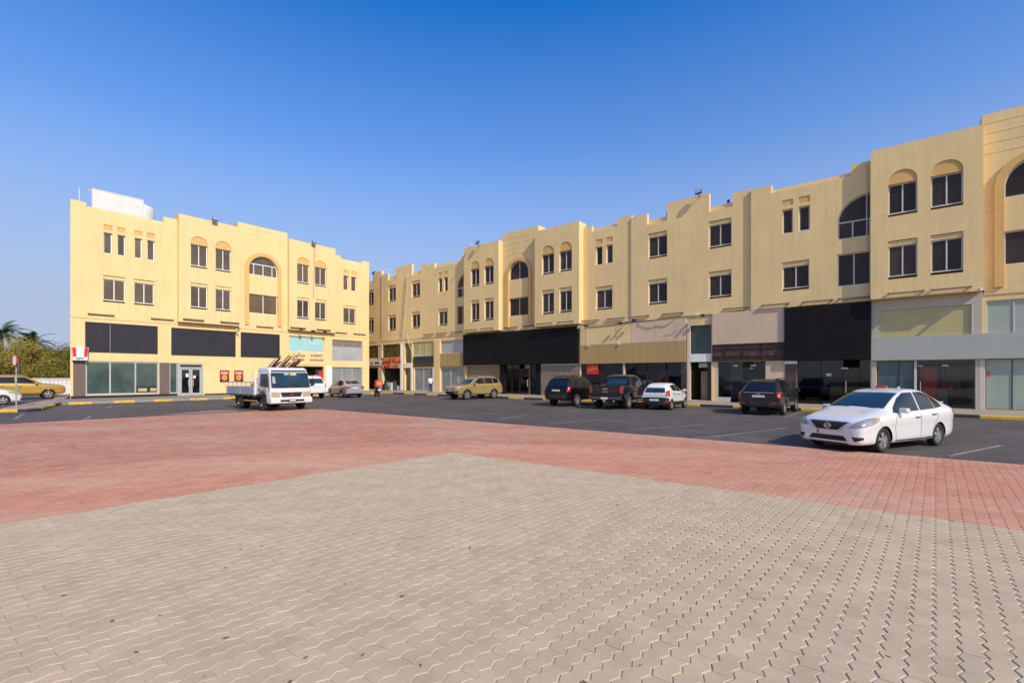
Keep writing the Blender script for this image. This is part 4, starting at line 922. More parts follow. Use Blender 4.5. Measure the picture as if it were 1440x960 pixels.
c.stamp('tail_light', 'tail_red', [(-1.68, .80, 1.07), (-1.7, .63, 1.05), (-1.7, .60, .82), (-1.68, .80, .74)], (1, -.25, 0), .010, 5, mirror=True)
c.stamp('rear_bumper', 'black_trim', [(-3, -.80, .66), (-3, -.42, .70), (-3, .42, .70), (-3, .80, .66), (-3, .80, .30), (-3, -.80, .30)], (1, 0, 0), .012, 6)
c.stamp('reflector', 'tail_red', [(-1.75, .72, .52), (-1.75, .54, .52), (-1.75, .56, .42), (-1.75, .72, .42)], (1, -.1, 0), .018, 3, mirror=True)
c.part('number_plate', 'plate', lambda m: m.box(-1.80, -1.785, -.26, .26, .50, .61)); c.part('emblem', 'underbody', lambda m: m.lathe([(.06, -1.70), (.06, -1.73), (.001, -1.735)], 16, 0, 'x', (0, 0, .90)))
c.part('wiper', 'black_trim', lambda m: m.tube([(-1.66, 0, 1.085), (-1.62, -.34, 1.10)], .012, 6)); c.mirror_pair(.62, .80, .98, 'paint_white'); c.handle([(-.1, .84), (-.85, .88)], 'black_trim', .8)
c.seams([[(.66, .98), (.62, .45), (.50, .28), (-.26, .28), (-.25, 1.0)], [(-.25, .28), (-.80, .30), (-.95, .75), (-.92, 1.03)]])

# ---- off-roaders
def suv_stations(L=4.8, W=1.88, Hh=1.86, rake=0.):
    k = L / 4.75; w = W / 1.88; z = Hh / 1.87
    base = [(2.36, .50, .86, .66, .50, .90), (2.28, .40, .99, .82, .60, 1.05), (1.98, .36, 1.06, .905, .70, 1.13), (1.40, .34, 1.11, .935, .74, 1.18), (1.06, .34, 1.14, .94, .72, 1.22), (.95, .34, 1.15, .94, .71, 1.27),
            (.30, .34, 1.17, .94, .69, 1.76), (-.35, .34, 1.18, .94, .685, 1.86), (-1.45, .34, 1.2, .94, .67, 1.84), (-2.05 + rake, .36, 1.21, .925, .65, 1.76 - rake * .15), (-2.28, .40, 1.17, .89, .70, 1.24), (-2.38, .48, 1.02, .82, .64, 1.08)]
    return [(x * k, a * z, b * z, c_ * w, d * w, e * z) for x, a, b, c_, d, e in base], k, w, z
def suv(name, label, loc, hd, paint, wr, wb=2.79, L=4.8, W=1.88, Hh=1.86, rake=0., face='rear', trim='grey_trim', clad=1, group=None, rim='alloy', glass='car_glass', off_y=0):
    st, k, w, z = suv_stations(L, W, Hh, rake)
    c = Car(name, label, 'suv', loc, hd, paint, st, four(wb, .79 * w), wr, .25, clad=clad, trim=trim, group=group)
    Zz = lambda q: [(a * k, b * w if abs(b) < 1.5 else b, e * z) for a, b, e in q]
    c.stamp('windscreen', 'car_glass_blue', Zz([(1.6, -.66, 1.28), (1.6, .66, 1.28), (1, .57, 1.69), (1, -.57, 1.69)]), (-1, 0, -.12), .005, 6)
    c.stamp('side_window', glass, Zz([(.80, 1, 1.22), (-.35, 1, 1.24), (-.37, 1, 1.71), (.10, 1, 1.68), (.52, 1, 1.42)]), SIDE, .005, 5, mirror=True)
    c.stamp('side_window', glass, Zz([(-.41, 1, 1.24), (-1.25, 1, 1.25), (-1.28, 1, 1.71), (-.43, 1, 1.715)]), SIDE, .005, 5, mirror=True)
    c.stamp('quarter_window', glass, Zz([(-1.31, 1, 1.25), (-1.92 + rake, 1, 1.30), (-1.86 + rake, 1, 1.64), (-1.34, 1, 1.70)]), SIDE, .005, 5, mirror=True)
    c.stamp('rear_window', glass, Zz([(-3, -.66, 1.27), (-3, .66, 1.27), (-3, .57, 1.68), (-3, -.57, 1.68)]), (1, 0, -.08), .006, 6)
    c.stamp('tail_light', 'tail_red', Zz([(-2.26, .93, 1.20), (-2.3, .74, 1.19), (-2.32, .74, .90), (-2.28, .93, .90)]), (1, -.3, 0), .008, 5, mirror=True)
    c.part('number_plate', 'plate', lambda m: m.box(-2.40 * k, -2.38 * k, -.27, .27, .93 * z, 1.03 * z))
    c.stamp('rear_bumper', trim, Zz([(-3, -.88, .74), (-3, .88, .74), (-3, .86, .48), (-3, -.86, .48)]), FWD, .015, 6)
    c.mirror_pair(.72 * k, .92 * w, 1.16 * z, paint, (.10, .24, .17)); c.handle([(-.18 * k, 1.02 * z), (-1.05 * k, 1.03 * z)], paint if face != 'rear' else 'black_trim', .93)
    c.seams([Zz2 for Zz2 in ([(.92 * k, 1.15 * z), (.92 * k, .42 * z), (-.36 * k, .42 * z), (-.38 * k, 1.22 * z)], [(-.36 * k, .42 * z), (-.92 * k, .42 * z), (-1.22 * k, .98 * z), (-1.28 * k, 1.24 * z)])])
    if face == 'front':
        c.stamp('grille', 'dark_alloy', Zz([(3, -.44, .96), (3, .44, .96), (3, .40, .73), (3, -.40, .73)]), BCK, .012, 6)
        for q in (.91, .85, .79): c.stamp('grille_bar', 'chrome', Zz([(3, -.41, q + .01), (3, .41, q + .01), (3, .41, q - .012), (3, -.41, q - .012)]), BCK, .022, 3)
        c.stamp('headlight', 'headlight', Zz([(2.3, .50, .98), (2.1, .88, 1.02), (2.1, .90, .86), (2.3, .52, .80)]), (-.85, -.5, 0), .009, 5, mirror=True)
        c.stamp('bumper_intake', 'underbody', Zz([(3, -.46, .66), (3, .46, .66), (3, .52, .52), (3, -.52, .52)]), BCK, .01, 5); c.stamp('fog_light_recess', 'underbody', Zz([(2.2, .62, .70), (2.15, .82, .70), (2.15, .80, .56), (2.2, .64, .56)]), (-.85, -.5, 0), .01, 4, mirror=True)
        c.part('number_plate', 'plate', lambda m: m.box(2.385 * k, 2.40 * k, -.26, .26, .67 * z, .75 * z))
    c.part('roof_rail', 'black_trim' if paint in ('paint_black', 'paint_slate') else 'alloy', lambda m: [m.tube([(.15 * k, sg * .60 * w, 1.83 * z), (-.3 * k, sg * .60 * w, 1.885 * z), (-1.7 * k, sg * .58 * w, 1.865 * z)], .022, 6) for sg in (1, -1)])
    return c
hg = (-.72, -.69)
suv('suv', 'gold off-roader facing outwards, parked alone under the black fascia beside a man in white', axis_loc(656, 561.8, hg, 2.79, .79, (1, 1)), hg, 'paint_gold', .385, face='front', rim='alloy')
hb = (.6, .8)
suv('suv', 'black off-roader parked under the wide black fascia, next to the pickup', axis_loc(779, 569.6, hb, 2.79, .79, (0, 1)), hb, 'paint_black', .385, L=4.9, Hh=1.88, trim='black_trim')
suv('suv', 'mustard off-roader seen side-on, beside the white boundary wall', axis_loc(68, 560.6, h3, 2.85, .79 * 1.95 / 1.88, (1, 0)), h3, 'paint_mustard', .385, wb=2.85, L=4.95, W=1.95, Hh=1.92, trim='paint_mustard', clad=None)
suv('suv', 'white off-roader half hidden behind the flatbed truck', axis_loc(452, 559.4, h2, 2.79, .79, (0, 0)), h2, 'paint_white', .385, Hh=1.9, trim='paint_white', clad=None, glass='car_glass_blue')
hm = (.65, .76)
cr = suv('suv', 'dark grey crossover with lit tail lamps and an open front door', axis_loc(1100, 583.4, hm, 2.9, .80, (0, 0)), hm, 'paint_slate', .37, wb=2.9, L=4.95, W=1.93, Hh=1.74, rake=.28, trim='black_trim')
cr.part('high_brake_light', 'tail_red', lambda m: m.box(-1.93, -1.86, -.16, .16, 1.66, 1.70), bevel=.01); cr.part('boot_strip', 'chrome', lambda m: m.box(-2.47, -2.44, -.66, .66, 1.075, 1.095)); cr.part('emblem', 'chrome', lambda m: m.box(-2.475, -2.45, -.07, .07, 1.0, 1.05), bevel=.01)
def door_leaf(m):
    m.prism([(.95, .42), (.95, 1.10), (.86, 1.12), (-.18, 1.14), (-.28, .42)], 0, .06); m.prism([(.80, 1.12), (.30, 1.56), (-.16, 1.60), (-.18, 1.14)], .015, .045, 1)
dl = cr.part('door', ['paint_slate', 'car_glass'], door_leaf); dl.location = (.93, .95, 0)
for v in dl.data.vertices: v.co.x -= .95
dl.rotation_euler = (0, 0, R(-62))
for sg in (1, -1): cr.stamp('reflector', 'tail_red', [(-3, sg * .80, .62), (-3, sg * .55, .62), (-3, sg * .58, .56), (-3, sg * .78, .56)], FWD, .02, 2)

# ---- pickup
PK = [(2.95, .62, 1.0, .74, .60, 1.06), (2.86, .50, 1.10, .94, .70, 1.18), (2.5, .46, 1.16, 1.0, .78, 1.26), (1.75, .44, 1.20, 1.01, .80, 1.31), (1.42, .44, 1.22, 1.01, .78, 1.36), (.85, .44, 1.24, 1.01, .71, 1.87), (.2, .44, 1.25, 1.01, .70, 1.96), (-.85, .44, 1.25, 1.01, .69, 1.93), (-1.12, .44, 1.25, 1.01, .72, 1.80), (-1.22, .44, 1.28, 1.01, .90, 1.335), (-1.8, .44, 1.30, 1.01, .93, 1.335), (-2.8, .46, 1.30, 1.0, .93, 1.335), (-2.90, .50, 1.30, .985, .92, 1.325)]
hp = (.55, .835)
c = Car('pickup_truck', 'tall black crew cab pickup with flared arches, parked between off-roader and small hatchback', 'pickup', axis_loc(882, 574.8, hp, 3.7, .86, (0, 0)), hp, 'paint_black', PK, [(1.85, .86), (1.85, -.86), (-1.85, .86), (-1.85, -.86)], .42, .29, clad=1, trim='black_trim')
c.stamp('rear_window', 'car_glass_blue', [(-3, -.64, 1.40), (-3, .64, 1.40), (-3, .58, 1.78), (-3, -.58, 1.78)], (1, 0, -.05), .006, 5)
c.stamp('side_window', 'car_glass', [(1.2, 1, 1.30), (.2, 1, 1.32), (.18, 1, 1.83), (.62, 1, 1.78)], SIDE, .006, 5, mirror=True); c.stamp('side_window', 'car_glass', [(.13, 1, 1.32), (-.85, 1, 1.34), (-.80, 1, 1.80), (.12, 1, 1.83)], SIDE, .006, 5, mirror=True)
c.stamp('windscreen', 'car_glass_blue', [(2, -.68, 1.40), (2, .68, 1.40), (1.4, .58, 1.80), (1.4, -.58, 1.80)], (-1, 0, -.12), .005, 5)
tg = c.part('tailgate', 'paint_black', lambda m: m.box(-2.965, -2.915, -.74, .74, .74, 1.31), bevel=.02); c.part('tailgate_handle', 'chrome', lambda m: (m.box(-2.985, -2.966, -.14, .14, 1.12, 1.17)), tg); c.part('emblem', 'chrome', lambda m: m.box(-2.98, -2.966, -.17, .17, .97, 1.0), tg)
c.stamp('tail_light', 'tail_red', [(-2.88, 1.0, 1.28), (-2.9, .80, 1.28), (-2.9, .80, .92), (-2.88, 1.0, .92)], (1, -.25, 0), .012, 4, mirror=True)
c.part('rear_bumper', 'dark_alloy', lambda m: (m.box(-3.12, -2.93, -.92, .92, .56, .72)), bevel=.03); c.part('number_plate', 'plate', lambda m: m.box(-3.135, -3.122, -.2, .2, .58, .69))
for sg in (1, -1):
    for x in (1.85, -1.85): c.part('wheel_flare', 'black_trim', lambda m: m.add([(x + r_ * math.cos(a), sg * yy, .43 + r_ * math.sin(a)) for a in [math.pi * i / 16 for i in range(17)] for r_, yy in ((.47, .98), (.50, 1.08), (.58, 1.05), (.60, .99))],
                                        [(i * 4 + j, i * 4 + j + 1, i * 4 + j + 5, i * 4 + j + 4) for i in range(16) for j in range(3)]))
c.part('side_step', 'black_trim', lambda m: [m.box(-1.0, 1.2, sg * 1.0, sg * 1.12, .40, .46) for sg in (1, -1)]); c.mirror_pair(1.12, 1.0, 1.28, 'paint_black', (.11, .26, .2)); c.handle([(.32, 1.12), (-.65, 1.13)], 'chrome', 1.0)
c.part('sport_bar', 'black_trim', lambda m: [m.tube([(-1.35, sg * .78, 1.33), (-1.5, sg * .74, 1.72), (-1.5, 0, 1.74)], .045, 8) for sg in (1, -1)])
c.part('tow_hook', 'galvanised', lambda m: (m.box(-3.2, -3.05, -.06, .06, .46, .55), m.box(-3.16, -3.1, -.6, -.5, .46, .52), m.box(-3.16, -3.1, .5, .6, .46, .52)))
# ================================================================ flatbed truck
ht = Vector((.78, -.626, 0)).normalized(); lt = Vector((-ht.y, ht.x, 0))
fr_ = gnd(373.5, 577.4)                                   # its right front tyre
TW = 2.08
tloc = fr_ + lt * (TW / 2 - .12)                        # below the middle of the front axle
T = Car.__new__(Car); T.root = empty('flatbed_truck', tloc, math.atan2(ht.y, ht.x), 'white cab-over flatbed truck with timber standing in its dropside bed', 'truck')
def cabshape():
    mb = MB(); prof = [(.92, .42), (.98, .62), (.99, 1.02), (.965, 1.20), (.72, 2.02), (.60, 2.20), (.36, 2.29), (-.62, 2.29), (-.70, 2.20), (-.72, .86), (-.48, .86), (-.42, .95), (-.25, 1.03), (0, 1.06), (.25, 1.0), (.42, .80), (.48, .42)]
    W = lambda z: 1.03 - max(0, z - 1.1) * .075
    n = len(prof)
    for sg in (1, -1): mb.v += [(x, sg * W(z), z) for x, z in prof]
    mb.f = [tuple(range(n))[::-1], tuple(range(n, 2 * n))] + [(i, (i + 1) % n, (i + 1) % n + n, i + n) for i in range(n)]; mb.m = [0, 0] + [0] * n
    return mb
co = cabshape().build('cab', ['paint_truck', 'underbody'], None, bevel=.07, seg=4)
bm = bmesh.new(); bm.from_mesh(co.data); bmesh.ops.recalc_face_normals(bm, faces=bm.faces[:]); bm.to_mesh(co.data); bm.free()
bpy.context.view_layer.update(); me = applied(co); bm = bmesh.new(); bm.from_mesh(me); T.bvh = BVHTree.FromBMesh(bm); bm.free(); bpy.data.objects.remove(co); me.name = 'cab'
T.body = link('cab', me, T.root)
for p in me.polygons: p.use_smooth = True
md = T.body.modifiers.new('Edges', 'EDGE_SPLIT'); md.split_angle = R(35)
T.stamp('windscreen', 'car_glass_blue', [(2, -.955, 1.25), (2, .955, 1.25), (2, .905, 2.03), (2, .84, 2.10), (2, -.84, 2.10), (2, -.905, 2.03)], (-1, 0, 0), .006, 6)
T.stamp('screen_sticker', 'cream_glass', [(2, .02, 1.86), (2, .34, 1.86), (2, .34, 2.05), (2, .02, 2.05)], (-1, 0, 0), .012, 2); T.stamp('screen_sticker', 'lamp_glass', [(2, -.28, 1.88), (2, -.05, 1.88), (2, -.05, 2.05), (2, -.28, 2.05)], (-1, 0, 0), .012, 2); T.stamp('screen_sticker', 'lamp_glass', [(2, -.90, 1.45), (2, -.74, 1.45), (2, -.76, 1.80), (2, -.88, 1.80)], (-1, 0, 0), .012, 2)
T.stamp('windscreen_seal', 'black_trim', [(2, -.985, 1.20), (2, .985, 1.20), (2, .93, 2.05), (2, .86, 2.135), (2, -.86, 2.135), (2, -.93, 2.05)], (-1, 0, 0), .003, 6)
T.stamp('cowl_strip', 'black_trim', [(2, -.96, 1.21), (2, .96, 1.21), (2, .95, 1.31), (2, -.95, 1.31)], (-1, 0, 0), .009, 5)
T.stamp('side_window', 'car_glass', [(.74, 2, 1.25), (-.36, 2, 1.28), (-.36, 2, 1.95), (.46, 2, 1.95), (.60, 2, 1.75)], (0, -1, 0), .007, 5, mirror=True)
T.stamp('grille', 'black_trim', [(2, -.56, .98), (2, .56, .98), (2, .46, .73), (2, -.46, .73)], (-1, 0, 0), .008, 5)
T.stamp('grille_bar', 'dark_alloy', [(2, -.53, .965), (2, .53, .965), (2, .52, .93), (2, -.52, .93)], (-1, 0, 0), .018, 4); T.stamp('grille_bar', 'dark_alloy', [(2, -.49, .80), (2, .49, .80), (2, .48, .77), (2, -.48, .77)], (-1, 0, 0), .018, 4)
T.stamp('headlight', 'lamp_glass', [(1.0, .60, .98), (1.0, .98, 1.02), (1.0, 1.0, .74), (1.0, .55, .73)], (-1, -.1, 0), .010, 5, mirror=True); T.stamp('indicator', 'amber', [(1.0, .66, .83), (1.0, .99, .83), (1.0, 1.0, .745), (1.0, .62, .735)], (-1, -.1, 0), .015, 3, mirror=True)
T.part('emblem', 'cloth_red', lambda m: [m.prism([(0, 0), (.035, .05), (0, .10), (-.035, .05)], 0, .012) for _ in (0,)]).matrix_local = Matrix.Translation((1.012, 0, .86)) @ Matrix.Rotation(R(90), 4, 'Z')
em = MB()
for a in (90, 210, 330):
    cx, cz = .055 * math.cos(R(a)), .055 * math.sin(R(a)); u_ = Vector((math.cos(R(a)), 0, math.sin(R(a)))); v_ = Vector((-u_.z, 0, u_.x))
    P4 = [u_ * 0, u_ * .055 + v_ * .032, u_ * .11, u_ * .055 - v_ * .032]; em.add([(p.x, -.012, p.z) for p in P4] + [(p.x, 0, p.z) for p in P4], [(0, 1, 2, 3), (0, 4, 5, 1), (1, 5, 6, 2), (2, 6, 7, 3), (3, 7, 4, 0)])
e0 = [o for o in T.root.children if o.name.startswith('emblem')][0]; bpy.data.objects.remove(e0)
eo = em.build('emblem', 'red_sign', T.root); eo.matrix_local = Matrix.Translation((1.03, 0, .86)) @ Matrix.Rotation(R(90), 4, 'Z')
T.part('bumper', 'paint_truck', lambda m: (m.prism([(.70, .40), (1.06, .40), (1.10, .46), (1.10, .66), (1.05, .70), (.70, .70)], -1.04, 1.04)), bevel=.03, seg=3)
T.part('bumper_slot', 'underbody', lambda m: (m.box(1.095, 1.112, -.60, .60, .50, .60))); T.part('number_plate', 'black_trim', lambda m: m.box(1.11, 1.125, -.22, .22, .48, .62), bevel=.01); T.part('plate_face', 'plate', lambda m: m.box(1.125, 1.13, -.16, .16, .52, .59))
for sg in (1, -1): T.part('mirror', 'black_trim', lambda m: (m.box(.70, .80, sg * 1.12, sg * 1.30, 1.30, 1.68), m.tube([(.66, sg * .98, 1.95), (.74, sg * 1.2, 1.9), (.75, sg * 1.21, 1.66)], .014, 6), m.tube([(.8, sg * 1.0, 1.22), (.75, sg * 1.2, 1.3)], .014, 6)), bevel=.02)
T.part('wiper', 'black_trim', lambda m: (m.tube([(1.01, .5, 1.26), (.95, -.02, 1.40)], .012, 6), m.tube([(1.01, -.25, 1.26), (.95, -.72, 1.38)], .012, 6)))
T.seams([[(.86, 1.18), (.60, 1.02), (.50, .80), (.5, .5)], [(-.52, 1.0), (-.52, 2.1), (.50, 2.08), (.86, 1.2)]], .014); 
for sg in (1, -1): T.part('door_handle', 'black_trim', lambda m: m.box(-.42, -.26, sg * 1.02, sg * 1.06, 1.08, 1.15), bevel=.01)
T.part('step', 'black_trim', lambda m: [m.box(.15, .6, sg * .85, sg * 1.0, .40, .46) for sg in (1, -1)])
WB = 2.95
T.wheels([(0, TW / 2 - .12), (0, -TW / 2 + .12)], .38, .22, 'dark_alloy')
T.wheels([(-WB, TW / 2 - .12), (-WB, -TW / 2 + .12), (-WB, TW / 2 - .38), (-WB, -TW / 2 + .38)], .38, .21, 'dark_alloy')
T.part('chassis', 'underbody', lambda m: (m.box(-4.45, .6, .33, .43, .52, .70), m.box(-4.45, .6, -.43, -.33, .52, .70), m.box(-3.05, -2.85, -.8, .8, .32, .44), m.box(-.1, .1, -.8, .8, .30, .44), m.box(-1.9, -1.1, -.85, -.45, .42, .72), m.box(.2, .9, -.6, .6, .35, .6), m.box(-.55, .3, -.5, .5, .5, 1.0)))
T.part('side_guard', 'amber', lambda m: [m.box(-2.35, -.75, sg * .96, sg * 1.0, z, z + .07) for sg in (1, -1) for z in (.46,)]); T.part('side_guard', 'amber', lambda m: m.box(-4.5, -4.44, -.95, .95, .42, .50))
T.part('mudguard', 'black_trim', lambda m: [m.box(-3.50, -3.46, sg * .62, sg * 1.02, .30, .80) for sg in (1, -1)])
X0, X1 = -.86, -4.55
T.part('bed_floor', 'bed_grey', lambda m: (m.box(X1, X0, -1.04, 1.04, .80, .90), [m.box(x, x + .08, -1.0, 1.0, .72, .80) for x in (-1.1, -1.9, -2.6, -3.3, -4.0, -4.4)]))
def side(m, sg):
    m.box(X1, X0, sg * 1.04, sg * 1.075, .84, 1.26)
    for z in (.87, .98, 1.09, 1.20): m.box(X1 + .02, X0 - .02, sg * 1.075, sg * 1.09, z, z + .05)
    for x in (X1, (X0 + X1) / 2, X0 - .08): m.box(x, x + .08, sg * 1.075, sg * 1.10, .82, 1.28)
for sg in (1, -1): T.part('dropside', 'bed_grey', lambda m: side(m, sg), bevel=.006)
T.part('tailgate', 'bed_grey', lambda m: (m.box(X1 - .04, X1, -1.04, 1.04, .84, 1.26), [m.box(X1 - .055, X1 - .04, -1.0, 1.0, z, z + .05) for z in (.87, .98, 1.09, 1.2)]))
def rack(m):
    for y in (-1.0, -.5, 0, .5, 1.0): m.box(X0 - .02, X0 + .04, y - .03, y + .03, .9, 1.98)
    m.box(X0 - .02, X0 + .04, -1.04, 1.04, 1.95, 2.02); m.box(X0 - .02, X0 + .04, -1.04, 1.04, 1.4, 1.46); m.box(X0 - .01, X0 + .02, -1.03, 1.03, .9, 1.4)
    m.box(X0 - .02, X0 + .06, -1.08, -.98, .82, 2.02); m.box(X0 - .02, X0 + .06, .98, 1.08, .82, 2.02)
T.part('headboard', 'paint_truck', rack)
T.part('headboard', 'bed_grey', lambda m: [m.box(x, x + .03, -1.02, -.99, 1.26, 1.50) for x in (-4.5, -3.9, -3.3, -2.7, -2.1, -1.5)] + [m.box(X1, X0, -1.03, -.98, 1.48, 1.53)]).name = 'side_rail'
# timber leaning out over the cab
rp = random.Random(3)
kinds = [('wood_dark', 'dark'), ('wood_pale', 'pale'), ('wood_red', 'reddish')]
tm = T.root.matrix_basis.copy(); bpy.context.view_layer.update(); tm = T.root.matrix_world.copy()
spec = [(1, -.70, 2.72), (0, -.56, 2.90), (1, .02, 2.96), (2, .30, 2.88), (0, -.62, 2.55), (1, -.50, 2.62), (0, -.40, 2.78), (1, -.28, 2.70), (2, -.12, 2.55), (2, .0, 2.62), (0, .12, 2.80), (2, .22, 2.58), (1, .34, 2.66), (2, .44, 2.60), (2, .54, 2.72), (0, .66, 2.64)]
for i, (kd, y, top) in enumerate(spec):
    L = 3.6; dx = rp.uniform(-.08, .08); pk = MB(); w_, h_ = rp.uniform(.018, .04), rp.uniform(.035, .08)
    pk.box(0, L, -w_, w_, -h_ / 2, h_ / 2); o = pk.build('timber_plank', kinds[kd][0])
    base = tm @ Vector((-3.15 + dx, y * .9, .96)); end = tm @ Vector((-.15 + dx + .1 * (i % 3), y + rp.uniform(.15, .55), top + .06)); d = (end - base).normalized()
    o.matrix_world = Matrix.Translation(base) @ d.to_track_quat('X', 'Z').to_matrix().to_4x4() @ Matrix.Scale(min(1.12, (end - base).length / L), 4, (1, 0, 0))
    tag(o, '%s timber plank in the bundle leaning over the truck cab' % kinds[kd][1], 'plank', '%s planks in the truck bed' % kinds[kd][1])
for i, (x, y, hh) in enumerate(((-1.5, -.45, .42), (-2.2, -.3, .34))):
    cb = MB(); cb.box(0, .6, 0, .4, 0, .03)
    for a in range(6): cb.box(a * .114, a * .114 + .03, 0, .02, .03, hh); cb.box(a * .114, a * .114 + .03, .38, .40, .03, hh)
    cb.box(0, .6, 0, .02, hh - .04, hh); cb.box(0, .6, .38, .4, hh - .04, hh); cb.box(0, .02, 0, .4, .03, hh); cb.box(.58, .6, 0, .4, .03, hh)
    o = cb.build('crate', 'white_plastic'); p = tm @ Vector((x, y, .90)); place(o, p, math.atan2(ht.y, ht.x)); tag(o, ('taller' if i == 0 else 'lower') + ' white slatted crate standing in the truck bed', 'crate')

T.root.scale = (1, 1.07, 1.015)

# ================================================================ delivery motorbike
mp = gnd(530, 557.4); mrot = R(118)
K = empty('motorbike', mp, mrot, 'small delivery motorbike with a red top box, parked at the corner of the pale block', 'motorbike')
for x in (.62, -.62):
    w = MB(); w.lathe([(.21, -.045), (.27, -.055), (.30, -.03), (.305, 0), (.30, .03), (.27, .055), (.21, .045), (.21, -.045)], 28, 0, 'y', (x, 0, .305)); wo = w.build('wheel', 'rubber', K, smooth=True)
    r = MB(); r.lathe([(.21, .02), (.19, .025), (.19, -.025), (.21, -.02)], 28, 0, 'y', (x, 0, .305))
    for k in range(6): a = math.pi * k / 3; r.tube([(x, 0, .305), (x + .2 * math.cos(a), 0, .305 + .2 * math.sin(a))], .012, 5)
    r.build('rim', 'alloy', wo)
def P_(name, mat, fn, **k): m = MB(); fn(m); return m.build(name, mat, K, **k)
P_('frame', 'black_trim', lambda m: (m.tube([(.40, 0, .95), (.2, 0, .55), (-.1, 0, .35), (-.35, 0, .4), (-.62, 0, .305)], .035, 8), m.tube([(.40, 0, .9), (-.1, 0, .72), (-.8, 0, .78)], .03, 8), m.box(-.15, .18, -.13, .13, .28, .55), m.tube([(-.2, -.16, .32), (-.9, -.17, .42)], .045, 8)))
P_('fork', 'galvanised', lambda m: [m.tube([(.62, s * .09, .305), (.40, s * .09, .98)], .022, 8) for s in (1, -1)])
P_('fuel_tank', 'red_sign', lambda m: m.lathe([(.001, -.3), (.12, -.26), (.15, 0), (.11, .22), (.001, .28)], 16, 0, 'x', (.12, 0, .85)), smooth=True)
P_('front_mudguard', 'white_plastic', lambda m: m.prism([(.30, .45), (.40, .62), (.62, .68), (.84, .6), (.95, .45), (.86, .5), (.62, .62), (.42, .55)], -.06, .06))
P_('seat', 'black_trim', lambda m: m.box(-.62, .0, -.13, .13, .80, .88), bevel=.03); P_('handlebar', 'black_trim', lambda m: m.tube([(.26, -.36, 1.08), (.40, -.15, 1.05), (.40, .15, 1.05), (.26, .36, 1.08)], .016, 8))
P_('headlamp', 'headlight', lambda m: m.lathe([(.09, 0), (.08, .08), (.001, .1)], 16, 0, 'x', (.44, 0, .93)), smooth=True); P_('number_plate', 'plate', lambda m: m.box(-1.02, -1.0, -.1, .1, .55, .7))
bx = P_('delivery_box', 'red_sign', lambda m: m.box(-.98, -.40, -.30, .30, .92, 1.46), bevel=.03); P_('box_label', 'orange_sign', lambda m: (m.box(-.88, -.52, -.312, -.303, 1.05, 1.32), m.box(-.993, -.983, -.2, .2, 1.06, 1.32)))
P_('box_carrier', 'galvanised', lambda m: m.box(-.95, -.42, -.2, .2, .88, .92))

